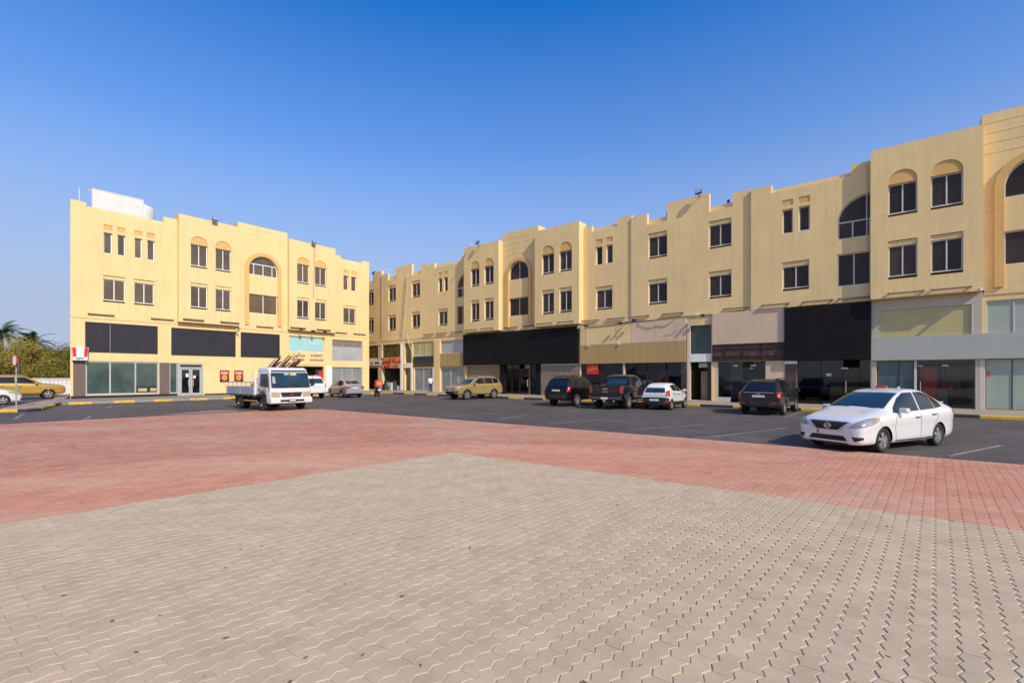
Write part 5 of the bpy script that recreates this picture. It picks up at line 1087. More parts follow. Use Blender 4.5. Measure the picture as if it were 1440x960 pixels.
# ================================================================ people
def person(loc, rz, label, shirt, legs, pose='stand', hgt=1.72, group=None):
    k = hgt / 1.72; root = empty('person', loc, rz, label, 'person', group)
    V = dict(pel=(0, 0, .93), spine=(.01, 0, 1.12), chest=(.015, 0, 1.33), neck=(0, 0, 1.46), nk2=(.01, 0, 1.52), hd=(.02, 0, 1.60), top=(.015, 0, 1.685),
             shl=(0, .17, 1.40), ell=(-.02, .24, 1.13), wrl=(.06, .25, .90), hnl=(.09, .245, .80), shr=(0, -.17, 1.40), elr=(-.02, -.24, 1.13), wrr=(.06, -.25, .90), hnr=(.09, -.245, .80),
             hil=(0, .09, .90), knl=(.02, .10, .49), anl=(-.02, .10, .09), tol=(.14, .115, .035), hir=(0, -.09, .90), knr=(.02, -.10, .49), anr=(-.02, -.10, .09), tor=(.14, -.115, .035))
    if pose == 'reach':
        V.update(ell=(.16, .22, 1.20), wrl=(.40, .18, 1.28), hnl=(.49, .17, 1.31), elr=(.06, -.24, 1.15), wrr=(.26, -.18, 1.10), hnr=(.35, -.16, 1.10))
    if pose == 'step':
        V.update(knl=(.16, .10, .50), anl=(.12, .10, .10), tol=(.28, .11, .06), knr=(-.02, -.10, .49), anr=(-.20, -.10, .12), tor=(-.06, -.11, .035), ell=(-.08, .23, 1.15), wrl=(-.02, .25, .93), hnl=(.0, .25, .84), elr=(.06, -.23, 1.15), wrr=(.18, -.22, .97), hnr=(.23, -.22, .89))
    rad = dict(pel=.135, spine=.125, chest=.145, neck=.062, nk2=.055, hd=.088, top=.062, sh=.068, el=.045, wr=.031, hn=.036, hi=.088, kn=.058, an=.042, to=.036)
    E_ = [('pel', 'spine'), ('spine', 'chest'), ('chest', 'neck'), ('neck', 'nk2'), ('nk2', 'hd'), ('hd', 'top')]
    for s in 'lr': E_ += [('chest', 'sh' + s), ('sh' + s, 'el' + s), ('el' + s, 'wr' + s), ('wr' + s, 'hn' + s), ('pel', 'hi' + s), ('hi' + s, 'kn' + s), ('kn' + s, 'an' + s), ('an' + s, 'to' + s)]
    for s, sg in (('l', 1), ('r', -1)):                 # five fingers leaving the palm
        h = Vector(V['hn' + s]); dv = (h - Vector(V['wr' + s])).normalized(); side = dv.cross(Vector((0, sg, 0))).normalized()
        for f in range(4):
            nm = 'f%d%s' % (f, s); V[nm] = tuple(h + dv * (.075 + .012 * (f in (1, 2))) + side * (.030 - .02 * f)); rad[nm[:2]] = .0085; E_.append(('hn' + s, nm))
        V['th' + s] = tuple(h + dv * .02 + side * .062); rad['th'] = .010; E_.append(('hn' + s, 'th' + s))
    names = list(V); idx = {n: i for i, n in enumerate(names)}
    me = bpy.data.meshes.new('body'); me.from_pydata([tuple(x * k for x in V[n]) for n in names], [(idx[a], idx[b]) for a, b in E_], [])
    o = link('body', me); sk = o.modifiers.new('Skin', 'SKIN'); su = o.modifiers.new('Sub', 'SUBSURF'); su.levels = su.render_levels = 2
    for i, n in enumerate(names):
        r = rad.get(n, rad.get(n[:2], .05)) * k; me.skin_vertices[0].data[i].radius = (r, r * (1.3 if n in ('chest', 'pel', 'spine') else 1))
    me.skin_vertices[0].data[0].use_root = True
    bpy.context.view_layer.update(); m2 = applied(o); bpy.data.objects.remove(o); m2.name = 'body'
    m2.materials.clear()
    for q in ('skin', shirt, legs, 'shoe'): m2.materials.append(M[q])
    for p in m2.polygons:
        z = p.center.z / k; y = abs(p.center.y) / k
        p.material_index = 3 if z < .085 else 2 if z < .95 and y < .205 else 1 if (z < 1.455 and z > (.95 if y < .2 else 1.16)) else 0; p.use_smooth = True
    b = link('body', m2, root)
    h = MB(); c = V['hd']
    for zi in range(7):
        a = -.35 + zi * .32
        for j in range(14):
            t = 2 * math.pi * j / 14; rr = .098 * math.cos(min(a, 1.5)); h.v.append(((c[0] - .022 + rr * math.cos(t) * (1 if math.cos(t) < .2 else .72)) * k, (c[1] + rr * .86 * math.sin(t)) * k, (c[2] + .028 + .105 * math.sin(a)) * k))
    for i in range(6):
        for j in range(14): h.f.append((i * 14 + j, i * 14 + (j + 1) % 14, (i + 1) * 14 + (j + 1) % 14, (i + 1) * 14 + j)); h.m.append(0)
    h.build('hair', 'hair', root, smooth=True)
    f = MB(); f.lathe([(.001, .112), (.014, .10), (.018, .085)], 8, 0, 'x', (c[0] * k, 0, (c[2] - .008) * k))
    for sg in (1, -1): f.box((c[0] + .072) * k, (c[0] + .086) * k, sg * .024 * k, sg * .044 * k, (c[2] + .012) * k, (c[2] + .022) * k, 1); f.box((c[0] - .012) * k, (c[0] + .014) * k, sg * .08 * k, sg * .097 * k, (c[2] - .022) * k, (c[2] + .022) * k)
    f.box((c[0] + .07) * k, (c[0] + .083) * k, -.022 * k, .022 * k, (c[2] - .052) * k, (c[2] - .044) * k, 2)
    f.build('face', ['skin', 'hair', 'cloth_red'], b); return root
fa = FB.a
person(FB.w(ub(632) + .0, -2.6, .135), R(-70), 'man in a white shirt standing on the pavement beside the gold off-roader', 'cloth_white', 'cloth_navy', 'step', 1.70)
person(FB.w(1.98, 1.1, .135), R(150), 'person in a red shirt standing inside the shop with the grey fascia', 'cloth_red', 'cloth_black', 'reach', 1.72)
person(FA.w(8.1, .75, .165), R(-60), 'person in a red shirt seen through the silver double door', 'cloth_red', 'cloth_black', 'step', 1.68)

# ================================================================ fittings on the facades
def fit(fr, u, y, z, o): o.location = fr.w(u, y, z); o.rotation_euler = (0, 0, fr.a); return o
def batten():
    m = MB(); m.box(-.75, .75, -.14, -.06, -.035, .035); m.box(-.78, -.70, -.16, 0, -.05, .05); m.box(.70, .78, -.16, 0, -.05, .05); m.box(-.7, .7, -.15, -.14, -.05, .0); return m.build('batten_lamp', 'lamp_body')
b0 = batten(); first = True
def bl(fr, u, y, z, lab, grp):
    global first
    o = b0 if first else b0.copy()
    if not first: COL.objects.link(o)
    first = False; tag(o, lab, 'lamp', grp); fit(fr, u, y, z, o)
for px, off in ((142, 0), (228, 0), (272, -.42), (323, -.42), (372, 0), (419, -.42), (455, -.42), (478, 0), (505, 0)):
    bl(FA, FA.u(px, off), off, 6.75 if off else 6.62, 'brown batten lamp under the upper floors of the sunlit pale block', 'batten lamps on the sunlit block')
for u, y in ((6.2, 0), (.1, -.57), (1.9, -.57), (-2.2, -.15), (-4.0, -.15), (-6.3, -.15), (-8.7, 0), (-13.0, 0), (-15.6, 0), (-17.6, 0), (-19.9, 0), (-22.0, -.57), (-24.2, -.57), (-28.5, 0), (-26.2, 0), (-31, -.57), (-33.2, -.57), (-35.9, 0), (-38.2, 0), (-40.3, 0)):
    bl(FB, u, y - .02, 6.42, 'brown batten lamp on the long ochre block, above its shop signs', 'batten lamps on the long block')
def flood(name='floodlight'):
    r = empty(name, (0, 0, 0)); m = MB(); m.box(-.28, .28, -.62, -.42, -.02, .34); m.build('lamp_head', 'lamp_black', r, bevel=.02).rotation_euler = (R(-18), 0, 0)
    g = MB(); g.box(-.24, .24, -.627, -.621, .03, .30); g.build('lens', 'lamp_glass', r).rotation_euler = (R(-18), 0, 0)
    a = MB(); a.tube([(0, .25, -.05), (0, -.2, .0), (0, -.52, .05)], .03, 8); a.box(-.12, .12, .1, .3, -.08, -.02); a.build('bracket', 'lamp_black', r); return r
f0 = flood(); fl = [(FA, 300.5, -.4, 15.66, 'black floodlight on the parapet above the twin arched windows nearest the rooftop tanks'), (FA, 439.5, -.4, 15.62, 'black floodlight on the parapet of the pale block, over the wire down its wall'),
                    (FB, 674.5, -.55, 14.73, 'black floodlight on the long block, beside a small white camera'), (FB, 984.5, 0, 14.60, 'black floodlight on the highest plain parapet of the long block')]
for i, (fr, px, off, z, lab) in enumerate(fl):
    o = f0 if i == 0 else copy_tree(f0); fit(fr, fr.u(px, off), off, z - .08, o); o.scale = (.78,) * 3; tag(o, lab, 'floodlight')
def cam_dome():
    r = empty('security_camera', (0, 0, 0)); m = MB(); m.tube([(0, 0, .1), (0, -.25, .12), (0, -.3, .02)], .025, 8); m.box(-.08, .08, -.02, 0, .02, .2); m.build('arm', 'white_plastic', r)
    d = MB(); d.tube([(-.05, -.2, -.02), (.08, -.48, -.08)], .07, 12); d.build('camera_body', 'white_plastic', r); e = MB(); e.tube([(.08, -.48, -.08), (.083, -.487, -.081)], .055, 12); e.build('lens', 'black_glass', r); return r
c0 = cam_dome()
cams = [(FA, 331, 0, 6.1, 'white camera on the sunlit block, between the two charcoal sign boards'), (FB, 663, -.55, 14.8, 'small white camera on the long block parapet beside a floodlight'), (FB, 816, 0, 5.9, 'white camera at the end of the wide black fascia'),
        (FB, 884, 0, 6.1, 'white camera with cables above the ochre fascia'), (FB, 980.5, 0, 6.1, 'white camera above the tall green stair window'), (FB, 1378, -.3, 6.2, 'camera at the corner above the grey fascia')]
for i, (fr, px, off, z, lab) in enumerate(cams):
    o = c0 if i == 0 else copy_tree(c0); fit(fr, fr.u(px, off), off - .04, z, o); tag(o, lab, 'camera')
def spot():
    m = MB(); m.box(-.1, .1, -.5, -.34, -.06, .1); m.tube([(0, 0, .08), (0, -.42, .06)], .02, 6); m.box(-.06, .06, -.02, 0, .0, .14); return m.build('spotlight', 'lamp_black', bevel=0)
s0 = spot()
sp = [(FA, 421.5, -.42, 6.55, 'black spotlight over the cyan glass, end of the row beside the arched pilaster'), (FA, 438.5, -.42, 6.5, 'black spotlight over the cyan glass, middle one of three'), (FA, 455, -.42, 6.5, 'black spotlight over the cyan glass, end of the row towards the corner shop'),
      (FB, 827, -.05, 5.95, 'black spotlight above the ochre panel, beside the wide black fascia'), (FB, 875, -.05, 5.95, 'black spotlight above the ochre panel, close to a white camera'), (FB, 894, -.02, 6.1, 'black spotlight above the beige panel, next to the plain wall seam'), (FB, 991, 0, 6.05, 'black spotlight above the green stair window')]
for i, (fr, px, off, z, lab) in enumerate(sp):
    o = s0 if i == 0 else s0.copy()
    if i: COL.objects.link(o)
    fit(fr, fr.u(px, off), off, z, o); tag(o, lab, 'spotlight')
def bird(loc, lab):
    m = MB(); m.lathe([(.001, -.17), (.03, -.12), (.055, -.04), (.06, .03), (.035, .09), (.001, .13)], 10, 0, 'x', (0, 0, .10)); m.lathe([(.001, -.05), (.035, -.02), (.035, .02), (.012, .05), (.001, .08)], 8, 0, 'x', (.12, 0, .19))
    m.tube([(.0, .02, .06), (0, .02, 0)], .006, 5); m.tube([(.0, -.02, .06), (0, -.02, 0)], .006, 5); o = m.build('pigeon', 'cable_black', smooth=True); place(o, loc, 1.); o.scale = (1.7, 1.7, 1.7); tag(o, lab, 'bird')
bird(FB.w(FB.u(936.5), .3, 13.72), 'dark bird perched in the roof notch farther from the floodlight'); bird(FB.w(FB.u(1022.5), .3, 13.70), 'dark bird perched in the roof notch nearest the slim paired windows')
# rooftop of the pale block
SU0, SU1, SU2 = FA.u(130, 2.2), FA.u(200.5, 2.2), FA.u(218, 2.6)
def screen():
    r = empty('roof_screen', FA.w(SU0, 2.2, 13.95), FA.a, 'white louvred screen standing on the roof of the pale block', 'screen'); W_ = SU1 - SU0; h_ = 3.0; n_ = 13
    m = MB()
    for k in range(n_):
        z = .55 + k * (h_ - .6) / n_
        m.box(.03, W_ * .52, 0, .03, z, z + (h_ - .6) / n_ * .9); m.box(W_ * .52 + .06, W_, 0, .03, z, z + (h_ - .6) / n_ * .9)
    m.build('louvres', 'white_metal', r); f = MB()
    for x in (-.04, W_ * .52, W_): f.box(x, x + .07, -.03, .05, 0, h_)
    f.box(-.04, W_ + .07, -.02, .05, h_ - .06, h_); f.tube([(-.04, .02, h_ - .25), (-.78, .02, h_ - .2), (-.78, .02, 0)], .035, 8); f.build('frame', 'white_plastic', r)
screen()
tk = empty('water_tank', FA.w(SU2 - .72, 3.0, 15.15), 0, 'white round water tank behind the louvred roof screen', 'tank'); m = MB(); m.lathe([(.75, 0), (.78, .3), (.78, 1.15), (.70, 1.4), (.25, 1.55), (.001, 1.56)], 24, 0, 'z'); m.build('tank_body', 'white_plastic', tk, smooth=True); m = MB(); m.lathe([(.24, 1.54), (.24, 1.62), (.001, 1.63)], 16, 0, 'z'); m.build('lid', 'blue_tank', tk); m = MB(); m.box(-.7, .7, -.7, .7, -1.2, -.02); m.build('stand', 'white_metal', tk)
vt = MB(); vt.lathe([(.16, 0), (.16, .7), (.34, .75), (.36, .9), (.18, 1.08), (.001, 1.1)], 16, 0, 'z'); v = vt.build('roof_ventilator', 'lamp_black', smooth=True); place(v, FB.w(FB.u(527, .8), .8, 14.0)); tag(v, 'dark turbine ventilator on the far roof beside the pale block', 'ventilator')
# signs
kf = empty('corner_sign', FA.w(0, 0, 0), FA.a, 'red and white striped restaurant sign at the corner of the pale block', 'sign')
m = MB(); m.prism([(.03, 4.0), (1.0, 4.0), (.92, 3.03), (.11, 3.03)], -.30, -.06); m.build('sign_box', 'white_sign', kf)
for a, b, c_, d in ((.03, .27, .20, .32), ): pass
m = MB(); m.add([(.05, -.305, 3.98), (.11, -.305, 3.28), (.30, -.305, 3.28), (.28, -.305, 3.98)], [(0, 1, 2, 3)]); m.build('stripe', 'red_sign', kf); m = MB(); m.add([(.75, -.305, 3.98), (.73, -.305, 3.28), (.92, -.305, 3.28), (.98, -.305, 3.98)], [(0, 1, 2, 3)]); m.build('stripe', 'red_sign', kf)
text('letters', 'KFC', .24, 'ink', kf, (.515, -.305, 3.15), ext=.004, bold=.008); slab(kf, 'base', 'lamp_black', (.10, .93, -.28, -.06, 2.96, 3.03))
for i, u in enumerate((ua(309), ua(329.3))):
    p = empty('poster', FA.w(u, 0, 0), FA.a, 'red food poster on the pale wall, ' + ('nearer the silver double door' if i == 0 else 'partly behind the truck rail'), 'poster')
    m = MB(); m.box(0, .98, -.05, -.003, 1.3, 2.42); m.build('board', 'poster_red', p); m = MB(); m.box(.02, .96, -.054, -.05, 1.32, 1.55); m.build('dark_foot', 'ink', p)
    m = MB(); m.lathe([(.001, -.056), (.30, -.056)], 20, 0, 'y', (.47, 0, 1.72)); m.build('picture', 'burger', p); m = MB()
    for x, w_ in ((.10, .16), (.28, .10), (.40, .14), (.56, .08), (.66, .20)):
        m.box(x, x + w_, -.058, -.05, 2.06, 2.10); m.box(x, x + w_, -.058, -.05, 2.22, 2.26); m.box(x, x + .05, -.0575, -.05, 2.10, 2.22); m.box(x + w_ - .03, x + w_, -.0575, -.05, 2.16, 2.22)
    m.build('title', 'white_sign', p); p.scale = (.79, 1, .95)
    p.location.z = .06
def ar(*c): return ''.join(chr(x) for x in reversed(c))
s = lets(FB, 'shop_sign', 'orange shop sign with red lettering over the open fronted shop', 'sign', [(ar(0xFEB7, 0xFEAE, 0xFEDB, 0xFE94) if False else ar(0xFEB7, 0xFEAE, 0xFEDB, 0xFE94, 0x20, 0xFE8D, 0xFEDF, 0xFEEE, 0xFEBB, 0xFEDE), .78, 'red_letter', (-47.15, -.13, 3.62), 1.0, .02), (ar(0xFEDF, 0xFEE0, 0xFEB4, 0xFED4, 0xFEAE), .52, 'red_letter', (-47.9, -.13, 3.02), 1.0, .015)])
slab(s, 'sign_board', 'orange_sign', (-49.0, -45.45, -.12, -.02, 2.76, 4.05)); slab(s, 'phone_line', 'ink', (-46.9, -46.55, -.13, -.12, 2.92, 3.0), (-46.5, -45.75, -.13, -.12, 2.9, 3.02))
s = lets(FB, 'shop_sign', 'white shop sign with a pale blue end beyond the corner of the pale block', 'sign', [(ar(0xFEDB, 0xFE94), .5, 'red_sign', (-51.0, -.16, 3.4), 1, .01), ('STORE', .34, 'blue_sign', (-49.9, -.16, 3.42), .9, .01)])
slab(s, 'sign_board', 'white_sign', (-53.5, -48.95, -.15, -.06, 3.1, 3.72))
s = empty('shop_sign', FB.w(0, 0, 0), FB.a, 'glowing red shop sign behind the black pickup, under the ochre fascia', 'sign')
m = MB(); m.box(-20.3, -19.2, .0, .06, 2.0, 2.8); m.build('sign_board', 'red_sign', s); text('letters', ar(0xFEDB, 0xFEAE, 0xFED3, 0xFEF2), .42, 'amber', s, (-19.75, -.01, 2.52), ext=.004, bold=.008)
# goods in the open shop
for k in range(9):
    u, y, hh = -48.6 + k * .36, -.2 + .25 * (k % 3), .5 + .18 * ((k * 5) % 4)
    m = MB(); m.box(-.15, .15, -.15, .15, 0, hh); m.box(-.17, .17, -.17, .17, hh, hh + .06); o = m.build('goods_carton', ['galvanised', 'blue_glass', 'room_white', 'teal_glass'][k % 4]); fit(FB, u, y - .35, .135, o); o.rotation_euler.z += .2 * (k % 3)
    tag(o, '%s stacked carton in front of the open shop' % ['metal grey', 'dark blue', 'white', 'teal'][k % 4], 'carton', '%s cartons at the open shop' % ['grey', 'blue', 'white', 'teal'][k % 4])
rs = empty('roof_sign', sed.root.location + Vector((.60, .60, 1.495)), math.atan2(hs[1], hs[0]), 'small red wedge sign on the roof of the white sedan', 'sign')
m = MB(); m.prism([(-.08, 0), (.08, 0), (.025, .11), (-.025, .11)], -.14, .14); m.build('sign_body', 'red_sign', rs, bevel=.02); slab(rs, 'sign_foot', 'black_trim', (-.09, .09, -.12, .12, -.03, .0))

# cables
def cable(name, pts, sag, r, mat, lab, grp=None):
    P = [Vector(p) for p in pts]; out = []
    for a, b in zip(P, P[1:]):
        for i in range(14):
            t = i / 14; q = a.lerp(b, t); q.z -= sag * 4 * t * (1 - t); out.append(q)
    out.append(P[-1]); m = MB(); m.tube(out, r, 6); tag(m.build(name, mat, smooth=True), lab, 'cable', grp)
cable('overhead_cable', [FA.w(LA, -.05, 7.1), FB.w(-49.4, -.2, 5.95), FB.w(-44.6, -.2, 6.6), FB.w(-43.8, -.15, 13.6)], .5, .02, 'cable_white', 'white cable sagging from the pale block to the long block')
cable('overhead_cable', [FA.w(LA - .1, .2, 15.0), FB.w(-47, .1, 14.6), FB.w(-45, .0, 14.8)], .35, .02, 'cable_white', 'thin white cable between the two roofs')
cable('wall_cable', [FB.w(-44.4, -.12, 13.2), FB.w(-44.9, -.12, 9.), FB.w(-45.3, -.12, 6.3)], -.1, .02, 'cable_black', 'dark cable dropping down the far wall, beside the white one')
cable('wall_cable', [FB.w(-44.0, -.12, 6.6), FB.w(-43.5, -.15, 5.2), FB.w(-42.5, -.2, 4.2), FB.w(-39.8, -.2, 4.3)], .15, .03, 'cable_white', 'white cable looping across the dark shop transom')
cable('wall_cable', [FB.w(-20.4, -.08, 5.9), FB.w(-16.4, -.08, 6.05), FB.w(-12.8, -.05, 6.15), FB.w(-8, -.08, 6.25)], .06, .02, 'cable_black', 'black cable clipped along the wall above the ochre fascia')
cable('wall_cable', [FB.w(-15.8, -.1, 5.9), FB.w(-14.2, -.09, 5.6), FB.w(-12.9, -.09, 6.0)], .25, .014, 'cable_black', 'thin black cable looping over the beige panel')
cable('wall_cable', [FB.w(-13.6, -.09, 4.9), FB.w(-12.4, -.09, 5.3), FB.w(-11.2, -.09, 6.0)], .12, .014, 'cable_white', 'thin pale cable crossing the beige panel to the stair window')
for u in (-20.1, -17.3): 
    m = MB(); m.tube([(0, -.02, 0), (0, -.02, -1.6)], .010, 6); m.box(-.10, .10, -.10, -.0, -1.70, -1.62); o = m.build('hanging_lamp', 'cable_white'); fit(FB, u, -.12, 6.0, o); tag(o, 'small lamp on a white drop rod over the ochre panel, ' + ('beside the wide black fascia' if u < -19 else 'under a white camera'), 'lamp')
cable('wall_cable', [FA.w(ua(442, -.4), -.44, 15.5), FA.w(ua(441, -.4), -.44, 10.8), FA.w(ua(441, -.4), -.44, 9.95)], 0, .02, 'lamp_body', 'thin wire running down the pale wall from a floodlight')
cable('wall_pipe', [FB.w(-1.62, -.2, 14.), FB.w(-1.62, -.2, 10.2), FB.w(-1.58, -.2, 9.)], 0, .03, 'cable_white', 'white pipe beside the half arch window')
# street sign
sg_ = empty('street_sign', gnd(23, 572.3, .128), R(0), 'round red rimmed traffic sign on a thin grey pole, at the kerb', 'traffic sign')
m = MB(); m.tube([(0, 0, 0), (0, 0, 2.9)], .035, 10); m.build('pole', 'galvanised', sg_)
m = MB(); m.lathe([(.34, 0), (.34, .02), (.001, .02)], 24, 0, 'y'); m.lathe([(.001, -.002), (.27, -.002)], 24, 1, 'y'); m.lathe([(.27, -.003), (.34, -.003), (.34, .0)], 24, 0, 'y'); d = m.build('sign_disc', ['red_sign', 'white_sign'], sg_); d.location = (-.05, -.05, 2.6); d.rotation_euler = (0, 0, R(-27))
m = MB(); m.box(-.16, .16, 0, .03, 1.95, 2.75); d = m.build('back_plate', 'grey_trim', sg_); d.location = (.14, .0, 0); d.rotation_euler = (0, 0, R(-55))
# boundary wall with pierced panels
bw = empty('boundary_wall', (-62, 47.6, 0), R(0), 'white boundary wall with small pierced holes, behind the mustard off-roader', 'wall')
ops = [dict(u0=14.4 + i * .42, u1=14.51 + i * .42, z0=z, z1=z + .10, d=.10, back=1) for i in range(9) for z in (1.02, 1.28)]
m = MB(); panel(m, 0, 18.2, -.05, 1.5, 0, ops, 0); m.box(0, 18.2, .11, .22, -.05, 1.5); m.box(-.02, 18.22, -.06, .28, 1.5, 1.60); m.box(0, 13.9, -.03, 0, 1.36, 1.5)
m.build('wall', ['white_wall', 'lamp_body'], bw)

# ================================================================ trees
def leafmat(key, cols):
    m, nt, b = nodes(key); at = N(nt, 'ShaderNodeAttribute', attribute_name='tone'); r = ramp(nt, at.outputs['Fac'], [(i / (len(cols) - 1), c) for i, c in enumerate(cols)])
    nt.links.new(r.outputs[0], b.inputs['Base Color']); b.inputs['Roughness'].default_value = .6; b.inputs['Specular IOR Level'].default_value = .3
    b.inputs['Transmission Weight'].default_value = 0
    tr = N(nt, 'ShaderNodeBsdfTranslucent'); nt.links.new(r.outputs[0], tr.inputs[0]); mx = N(nt, 'ShaderNodeMixShader'); mx.inputs[0].default_value = .3
    nt.links.new(b.outputs[0], mx.inputs[1]); nt.links.new(tr.outputs[0], mx.inputs[2]); nt.links.new(mx.outputs[0], nt.nodes['Material Output'].inputs[0]); M[key] = m
leafmat('leaf_yellow', [(.08, .09, .018), (.27, .235, .04), (.47, .37, .065)]); leafmat('leaf_green', [(.05, .075, .018), (.15, .17, .035), (.30, .28, .055)]); leafmat('leaf_palm', [(.03, .06, .025), (.06, .10, .04), (.10, .14, .06)]); leafmat('twig', [(.22, .19, .16), (.28, .25, .22)])
def crown_mesh(name, mat, clumps, n, size, seed):
    g = np.random.default_rng(seed); C = np.array([c[:3] for c in clumps]); Rr = np.array([c[3:6] for c in clumps]); w = Rr.prod(1) ** (2 / 3); k = g.choice(len(C), n, p=w / w.sum())
    d = g.normal(size=(n, 3)); d /= np.linalg.norm(d, axis=1)[:, None]; rad = g.uniform(.35, 1.05, n) ** .6
    P = C[k] + d * rad[:, None] * Rr[k] * (1 + .25 * np.sin(7 * d[:, :1] + k[:, None]))
    a = g.normal(size=(n, 3)); a /= np.linalg.norm(a, axis=1)[:, None]; b = np.cross(a, g.normal(size=(n, 3))); b /= np.linalg.norm(b, axis=1)[:, None]
    s_ = size * g.uniform(.6, 1.4, n)[:, None]; v = np.stack([P - a * s_, P + b * s_ * .45, P + a * s_, P - b * s_ * .45], 1).reshape(-1, 3)
    me = bpy.data.meshes.new(name); me.vertices.add(4 * n); me.vertices.foreach_set('co', v.astype(np.float32).ravel()); me.loops.add(4 * n); me.loops.foreach_set('vertex_index', np.arange(4 * n, dtype=np.int32)); me.polygons.add(n); me.polygons.foreach_set('loop_start', np.arange(n, dtype=np.int32) * 4); me.update(calc_edges=True); me.polygons.foreach_set('use_smooth', np.zeros(n, bool))
    t = me.attributes.new('tone', 'FLOAT', 'FACE'); t.data.foreach_set('value', np.clip(g.normal(.5, .22, n) + .25 * g.normal(size=len(C))[k], 0, 1).astype(np.float32)); me.materials.append(M[mat]); return me
def tree(loc, h, spread, mat, n, seed, lab, leaf=.085, grp=None):
    rt = empty('bushy_tree', loc, 0, lab, 'tree', grp); g = random.Random(seed); t = MB(); t.tube([(0, 0, -.1), (.1, .05, h * .25), (.05, .1, h * .5)], .2, 10, 0, .12); cl = []
    for i in range(17):
        a = g.uniform(0, 6.28); r = spread * g.uniform(.2, .8); z = h * g.uniform(.25, .86); e = (r * math.cos(a), r * math.sin(a), z); t.tube([(.05, .06, h * g.uniform(.2, .45)), (e[0] * .5, e[1] * .5, z * .72), e], .09, 6, 0, .02)
        q = spread * g.uniform(.28, .46); cl.append((*e, q, q, q * g.uniform(.6, .9)))
    t.build('trunk', 'trunk', rt, smooth=True); link('crown', crown_mesh('crown', mat, cl, n, leaf, seed), rt)
at = lambda px, Z: ((px - 720) / FOC * Z, Z, -.05)
tree(at(-60, 60), 6.6, 4.4, 'leaf_green', 34000, 11, 'dark green bushy tree at the photo edge, under the tall palm')
tree(at(8, 57), 5.9, 4.3, 'leaf_yellow', 34000, 12, 'yellow green bushy tree in front of the tall palm, behind the mustard off-roader')
tree(at(48, 58), 6.0, 4.2, 'leaf_yellow', 34000, 13, 'bushy tree below the low spreading palm')
tree(at(88, 56), 5.3, 3.7, 'leaf_yellow', 32000, 14, 'ochre yellow bushy tree touching the corner of the pale block')
tree(at(110, 64), 5.0, 3.6, 'leaf_yellow', 6000, 15, 'yellow tree mostly hidden behind the pale block')
bt = empty('bare_tree', at(76, 62), 0, 'leafless grey tree standing above the yellow bushes', 'tree'); g = random.Random(5); m = MB(); m.tube([(0, 0, -.1), (.1, 0, 2.6)], .16, 8, 0, .1)
for i in range(70):
    a = g.uniform(0, 6.28); r = g.uniform(.6, 2.4); z = g.uniform(3.4, 6.0); m.tube([(.1, 0, g.uniform(1.5, 2.6)), (r * .45 * math.cos(a), r * .45 * math.sin(a), z * .75), (r * math.cos(a + .2), r * math.sin(a + .2), z)], .03, 4, 0, .008)
m.build('trunk', 'twig', bt)
def palm(loc, h, fl_, seed, lab, nf=26):
    rt = empty('palm_tree', loc, 0, lab, 'tree'); g = random.Random(seed); m = MB(); m.tube([(0, 0, -.1), (.08, .03, h * .5), (.0, .05, h)], .22, 10, 0, .17); m.build('trunk', 'trunk', rt, smooth=True); c = MB(); tones = []
    for i in range(nf):
        a = i * 2.4 + g.uniform(-.2, .2); el = g.uniform(-.2, 1.25); L = fl_ * g.uniform(.8, 1.1); prev = None; pts = []
        for j in range(10):
            s_ = j / 9; bend = el - 1.1 * s_ * s_; 
            if not pts: pts.append(Vector((0, .05, h)))
            else: pts.append(pts[-1] + Vector((math.cos(a) * math.cos(bend), math.sin(a) * math.cos(bend), math.sin(bend))) * L / 9)
        c.tube(pts, .03, 4, 0, .008); tones += [.3] * (9 * 4 + 2); sd = Vector((-math.sin(a), math.cos(a), 0)); tn = g.uniform(.2, .9)
        for j in range(1, 28):
            s_ = j / 28 * 9; k = int(s_); p = pts[k].lerp(pts[min(9, k + 1)], s_ - k); d = (pts[min(9, k + 1)] - pts[k]).normalized(); ll = fl_ * .28 * (1 - abs(j / 28 - .45) * 1.1)
            for q in (1, -1):
                tip = p + (sd * q * .8 + d * .6 + Vector((0, 0, -.15))).normalized() * ll; wv = d * .055; c.add([tuple(p - wv), tuple(p + wv), tuple(tip)], [(0, 1, 2)]); tones.append(min(1, max(0, tn + g.uniform(-.2, .2))))
    o = c.build('crown', 'leaf_palm', rt); t = o.data.attributes.new('tone', 'FLOAT', 'FACE'); t.data.foreach_set('value', np.array(tones, np.float32))
palm(at(2, 62), 7.4, 3.1, 21, 'tall palm with upright fronds above the bushes at the photo edge'); palm(at(44, 60), 6.0, 2.5, 22, 'low palm spreading above the yellow bushes')

# dry leaves and grit blown over the paving
lf = MB(); gr = random.Random(9)
for i in range(90):
    Z = 2.7 + 14 * gr.random() ** 1.5; X = gr.uniform(-1.05, 1.05) * Z; a = gr.uniform(0, 6.28); l = gr.uniform(.008, .026) * (1 + Z * .05); w_ = l * gr.uniform(.3, .7); c_, s_ = math.cos(a), math.sin(a); up = gr.uniform(.002, .010)
    lf.add([(X - c_ * l, Z - s_ * l, .0125), (X + s_ * w_, Z - c_ * w_, .0125 + up), (X + c_ * l, Z + s_ * l, .0125 + up * .3), (X - s_ * w_, Z + c_ * w_, .0125)], [(0, 1, 2), (0, 2, 3)])
tag(lf.build('leaf_litter', 'trunk'), 'scattered dry leaf bits and grit on the paving', 'litter', kind='stuff')

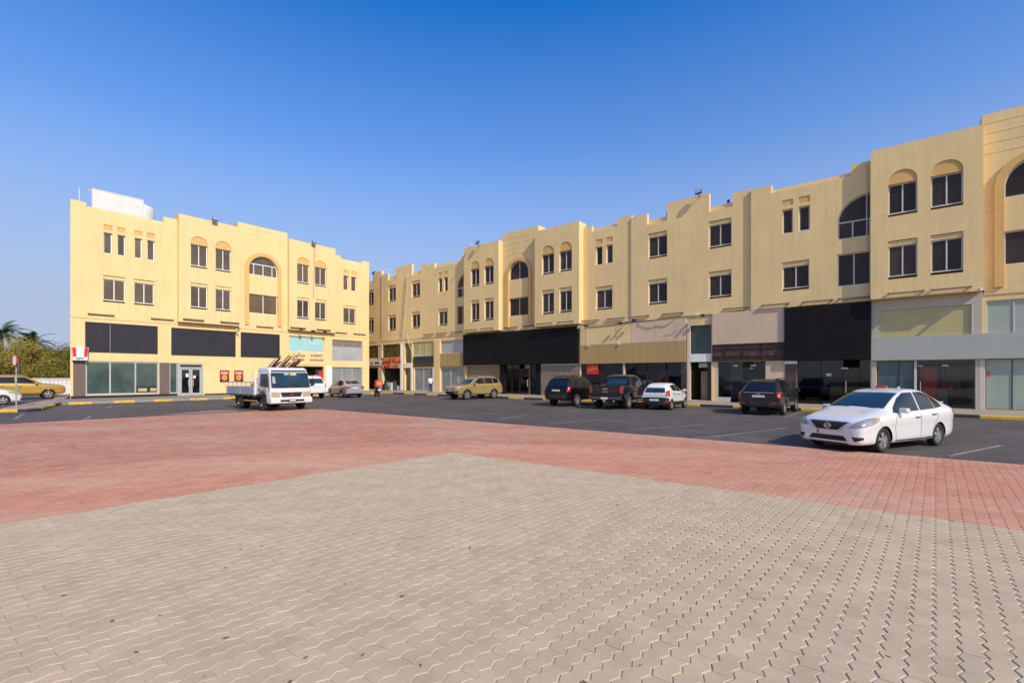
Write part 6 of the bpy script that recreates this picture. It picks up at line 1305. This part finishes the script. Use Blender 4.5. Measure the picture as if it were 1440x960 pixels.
# ================================================================ light, sky, camera
wld = bpy.data.worlds.new('World'); S.world = wld; wld.use_nodes = True; nt = wld.node_tree; bg = nt.nodes['Background']
sky = nt.nodes.new('ShaderNodeTexSky'); sky.sky_type = 'NISHITA'; sky.sun_disc = False
SAZ, SEL = 56., 38.5                                   # sun to the right and behind the camera
sdir = Vector((math.cos(R(SAZ)) * math.cos(R(SEL)), -math.sin(R(SAZ)) * math.cos(R(SEL)), math.sin(R(SEL))))
sky.sun_elevation = R(SEL); sky.sun_rotation = math.atan2(sdir.x, sdir.y); sky.air_density = SKY_AIR; sky.dust_density = SKY_DUST; sky.ozone_density = SKY_OZ; sky.altitude = 0
hsv = N(nt, 'ShaderNodeHueSaturation'); hsv.inputs['Hue'].default_value = .509; hsv.inputs['Saturation'].default_value = SKY_SAT; hsv.inputs['Value'].default_value = SKY_V; nt.links.new(sky.outputs[0], hsv.inputs['Color'])
wtc = N(nt, 'ShaderNodeTexCoord'); sep = N(nt, 'ShaderNodeSeparateXYZ'); nt.links.new(wtc.outputs['Generated'], sep.inputs[0])
hz = ramp(nt, sep.outputs[2], [(.0, (.97,) * 3), (.12, (.92,) * 3), (.25, (.70,) * 3), (.42, (.26,) * 3), (.62, (0,) * 3)])   # pale dusty air near the horizon
dt = N(nt, 'ShaderNodeVectorMath', operation='DOT_PRODUCT'); nt.links.new(wtc.outputs['Generated'], dt.inputs[0]); dt.inputs[1].default_value = (math.cos(R(SAZ)), -math.sin(R(SAZ)), .3)
sw = ramp(nt, dt.outputs['Value'], [(.0, (0, 0, 0)), (.75, (1, 1, 1))])                # whiter, brighter haze on the sun's side of the sky
hcol = mixc(nt, sw.outputs[0], tuple(x / SKY_K / 2 ** EXPO for x in HAZE), tuple(x / SKY_K / 2 ** EXPO for x in HAZE_SUN))
nt.links.new(mixc(nt, hz.outputs[0], hsv.outputs[0], hcol), bg.inputs[0]); bg.inputs[1].default_value = SKY_K
ld = bpy.data.lights.new('sun', 'SUN'); ld.energy = SUN_K; ld.angle = R(.53); ld.color = (1, .89, .73); lo = bpy.data.objects.new('sun', ld); COL.objects.link(lo); lo.rotation_euler = sdir.to_track_quat('Z', 'Y').to_euler()
cd = bpy.data.cameras.new('camera'); cam = bpy.data.objects.new('camera', cd); COL.objects.link(cam); cam.location = (0, 0, CAMH); cam.rotation_euler = (R(90), 0, 0)
cd.sensor_width = 36; cd.lens = 36 * FOC / 1440; cd.shift_y = (HY - 480) / 1440; cd.clip_end = 2000; cd.clip_start = .05; S.camera = cam
S.view_settings.view_transform = 'Standard'; S.view_settings.look = 'None'; S.view_settings.gamma = 1; S.view_settings.use_curve_mapping = False; S.view_settings.exposure = EXPO
S.cycles.max_bounces = 8; S.cycles.transparent_max_bounces = 12; S.cycles.caustics_reflective = False; S.cycles.caustics_refractive = False; S.cycles.use_denoising = True
S.render.resolution_x, S.render.resolution_y = 1024, 682
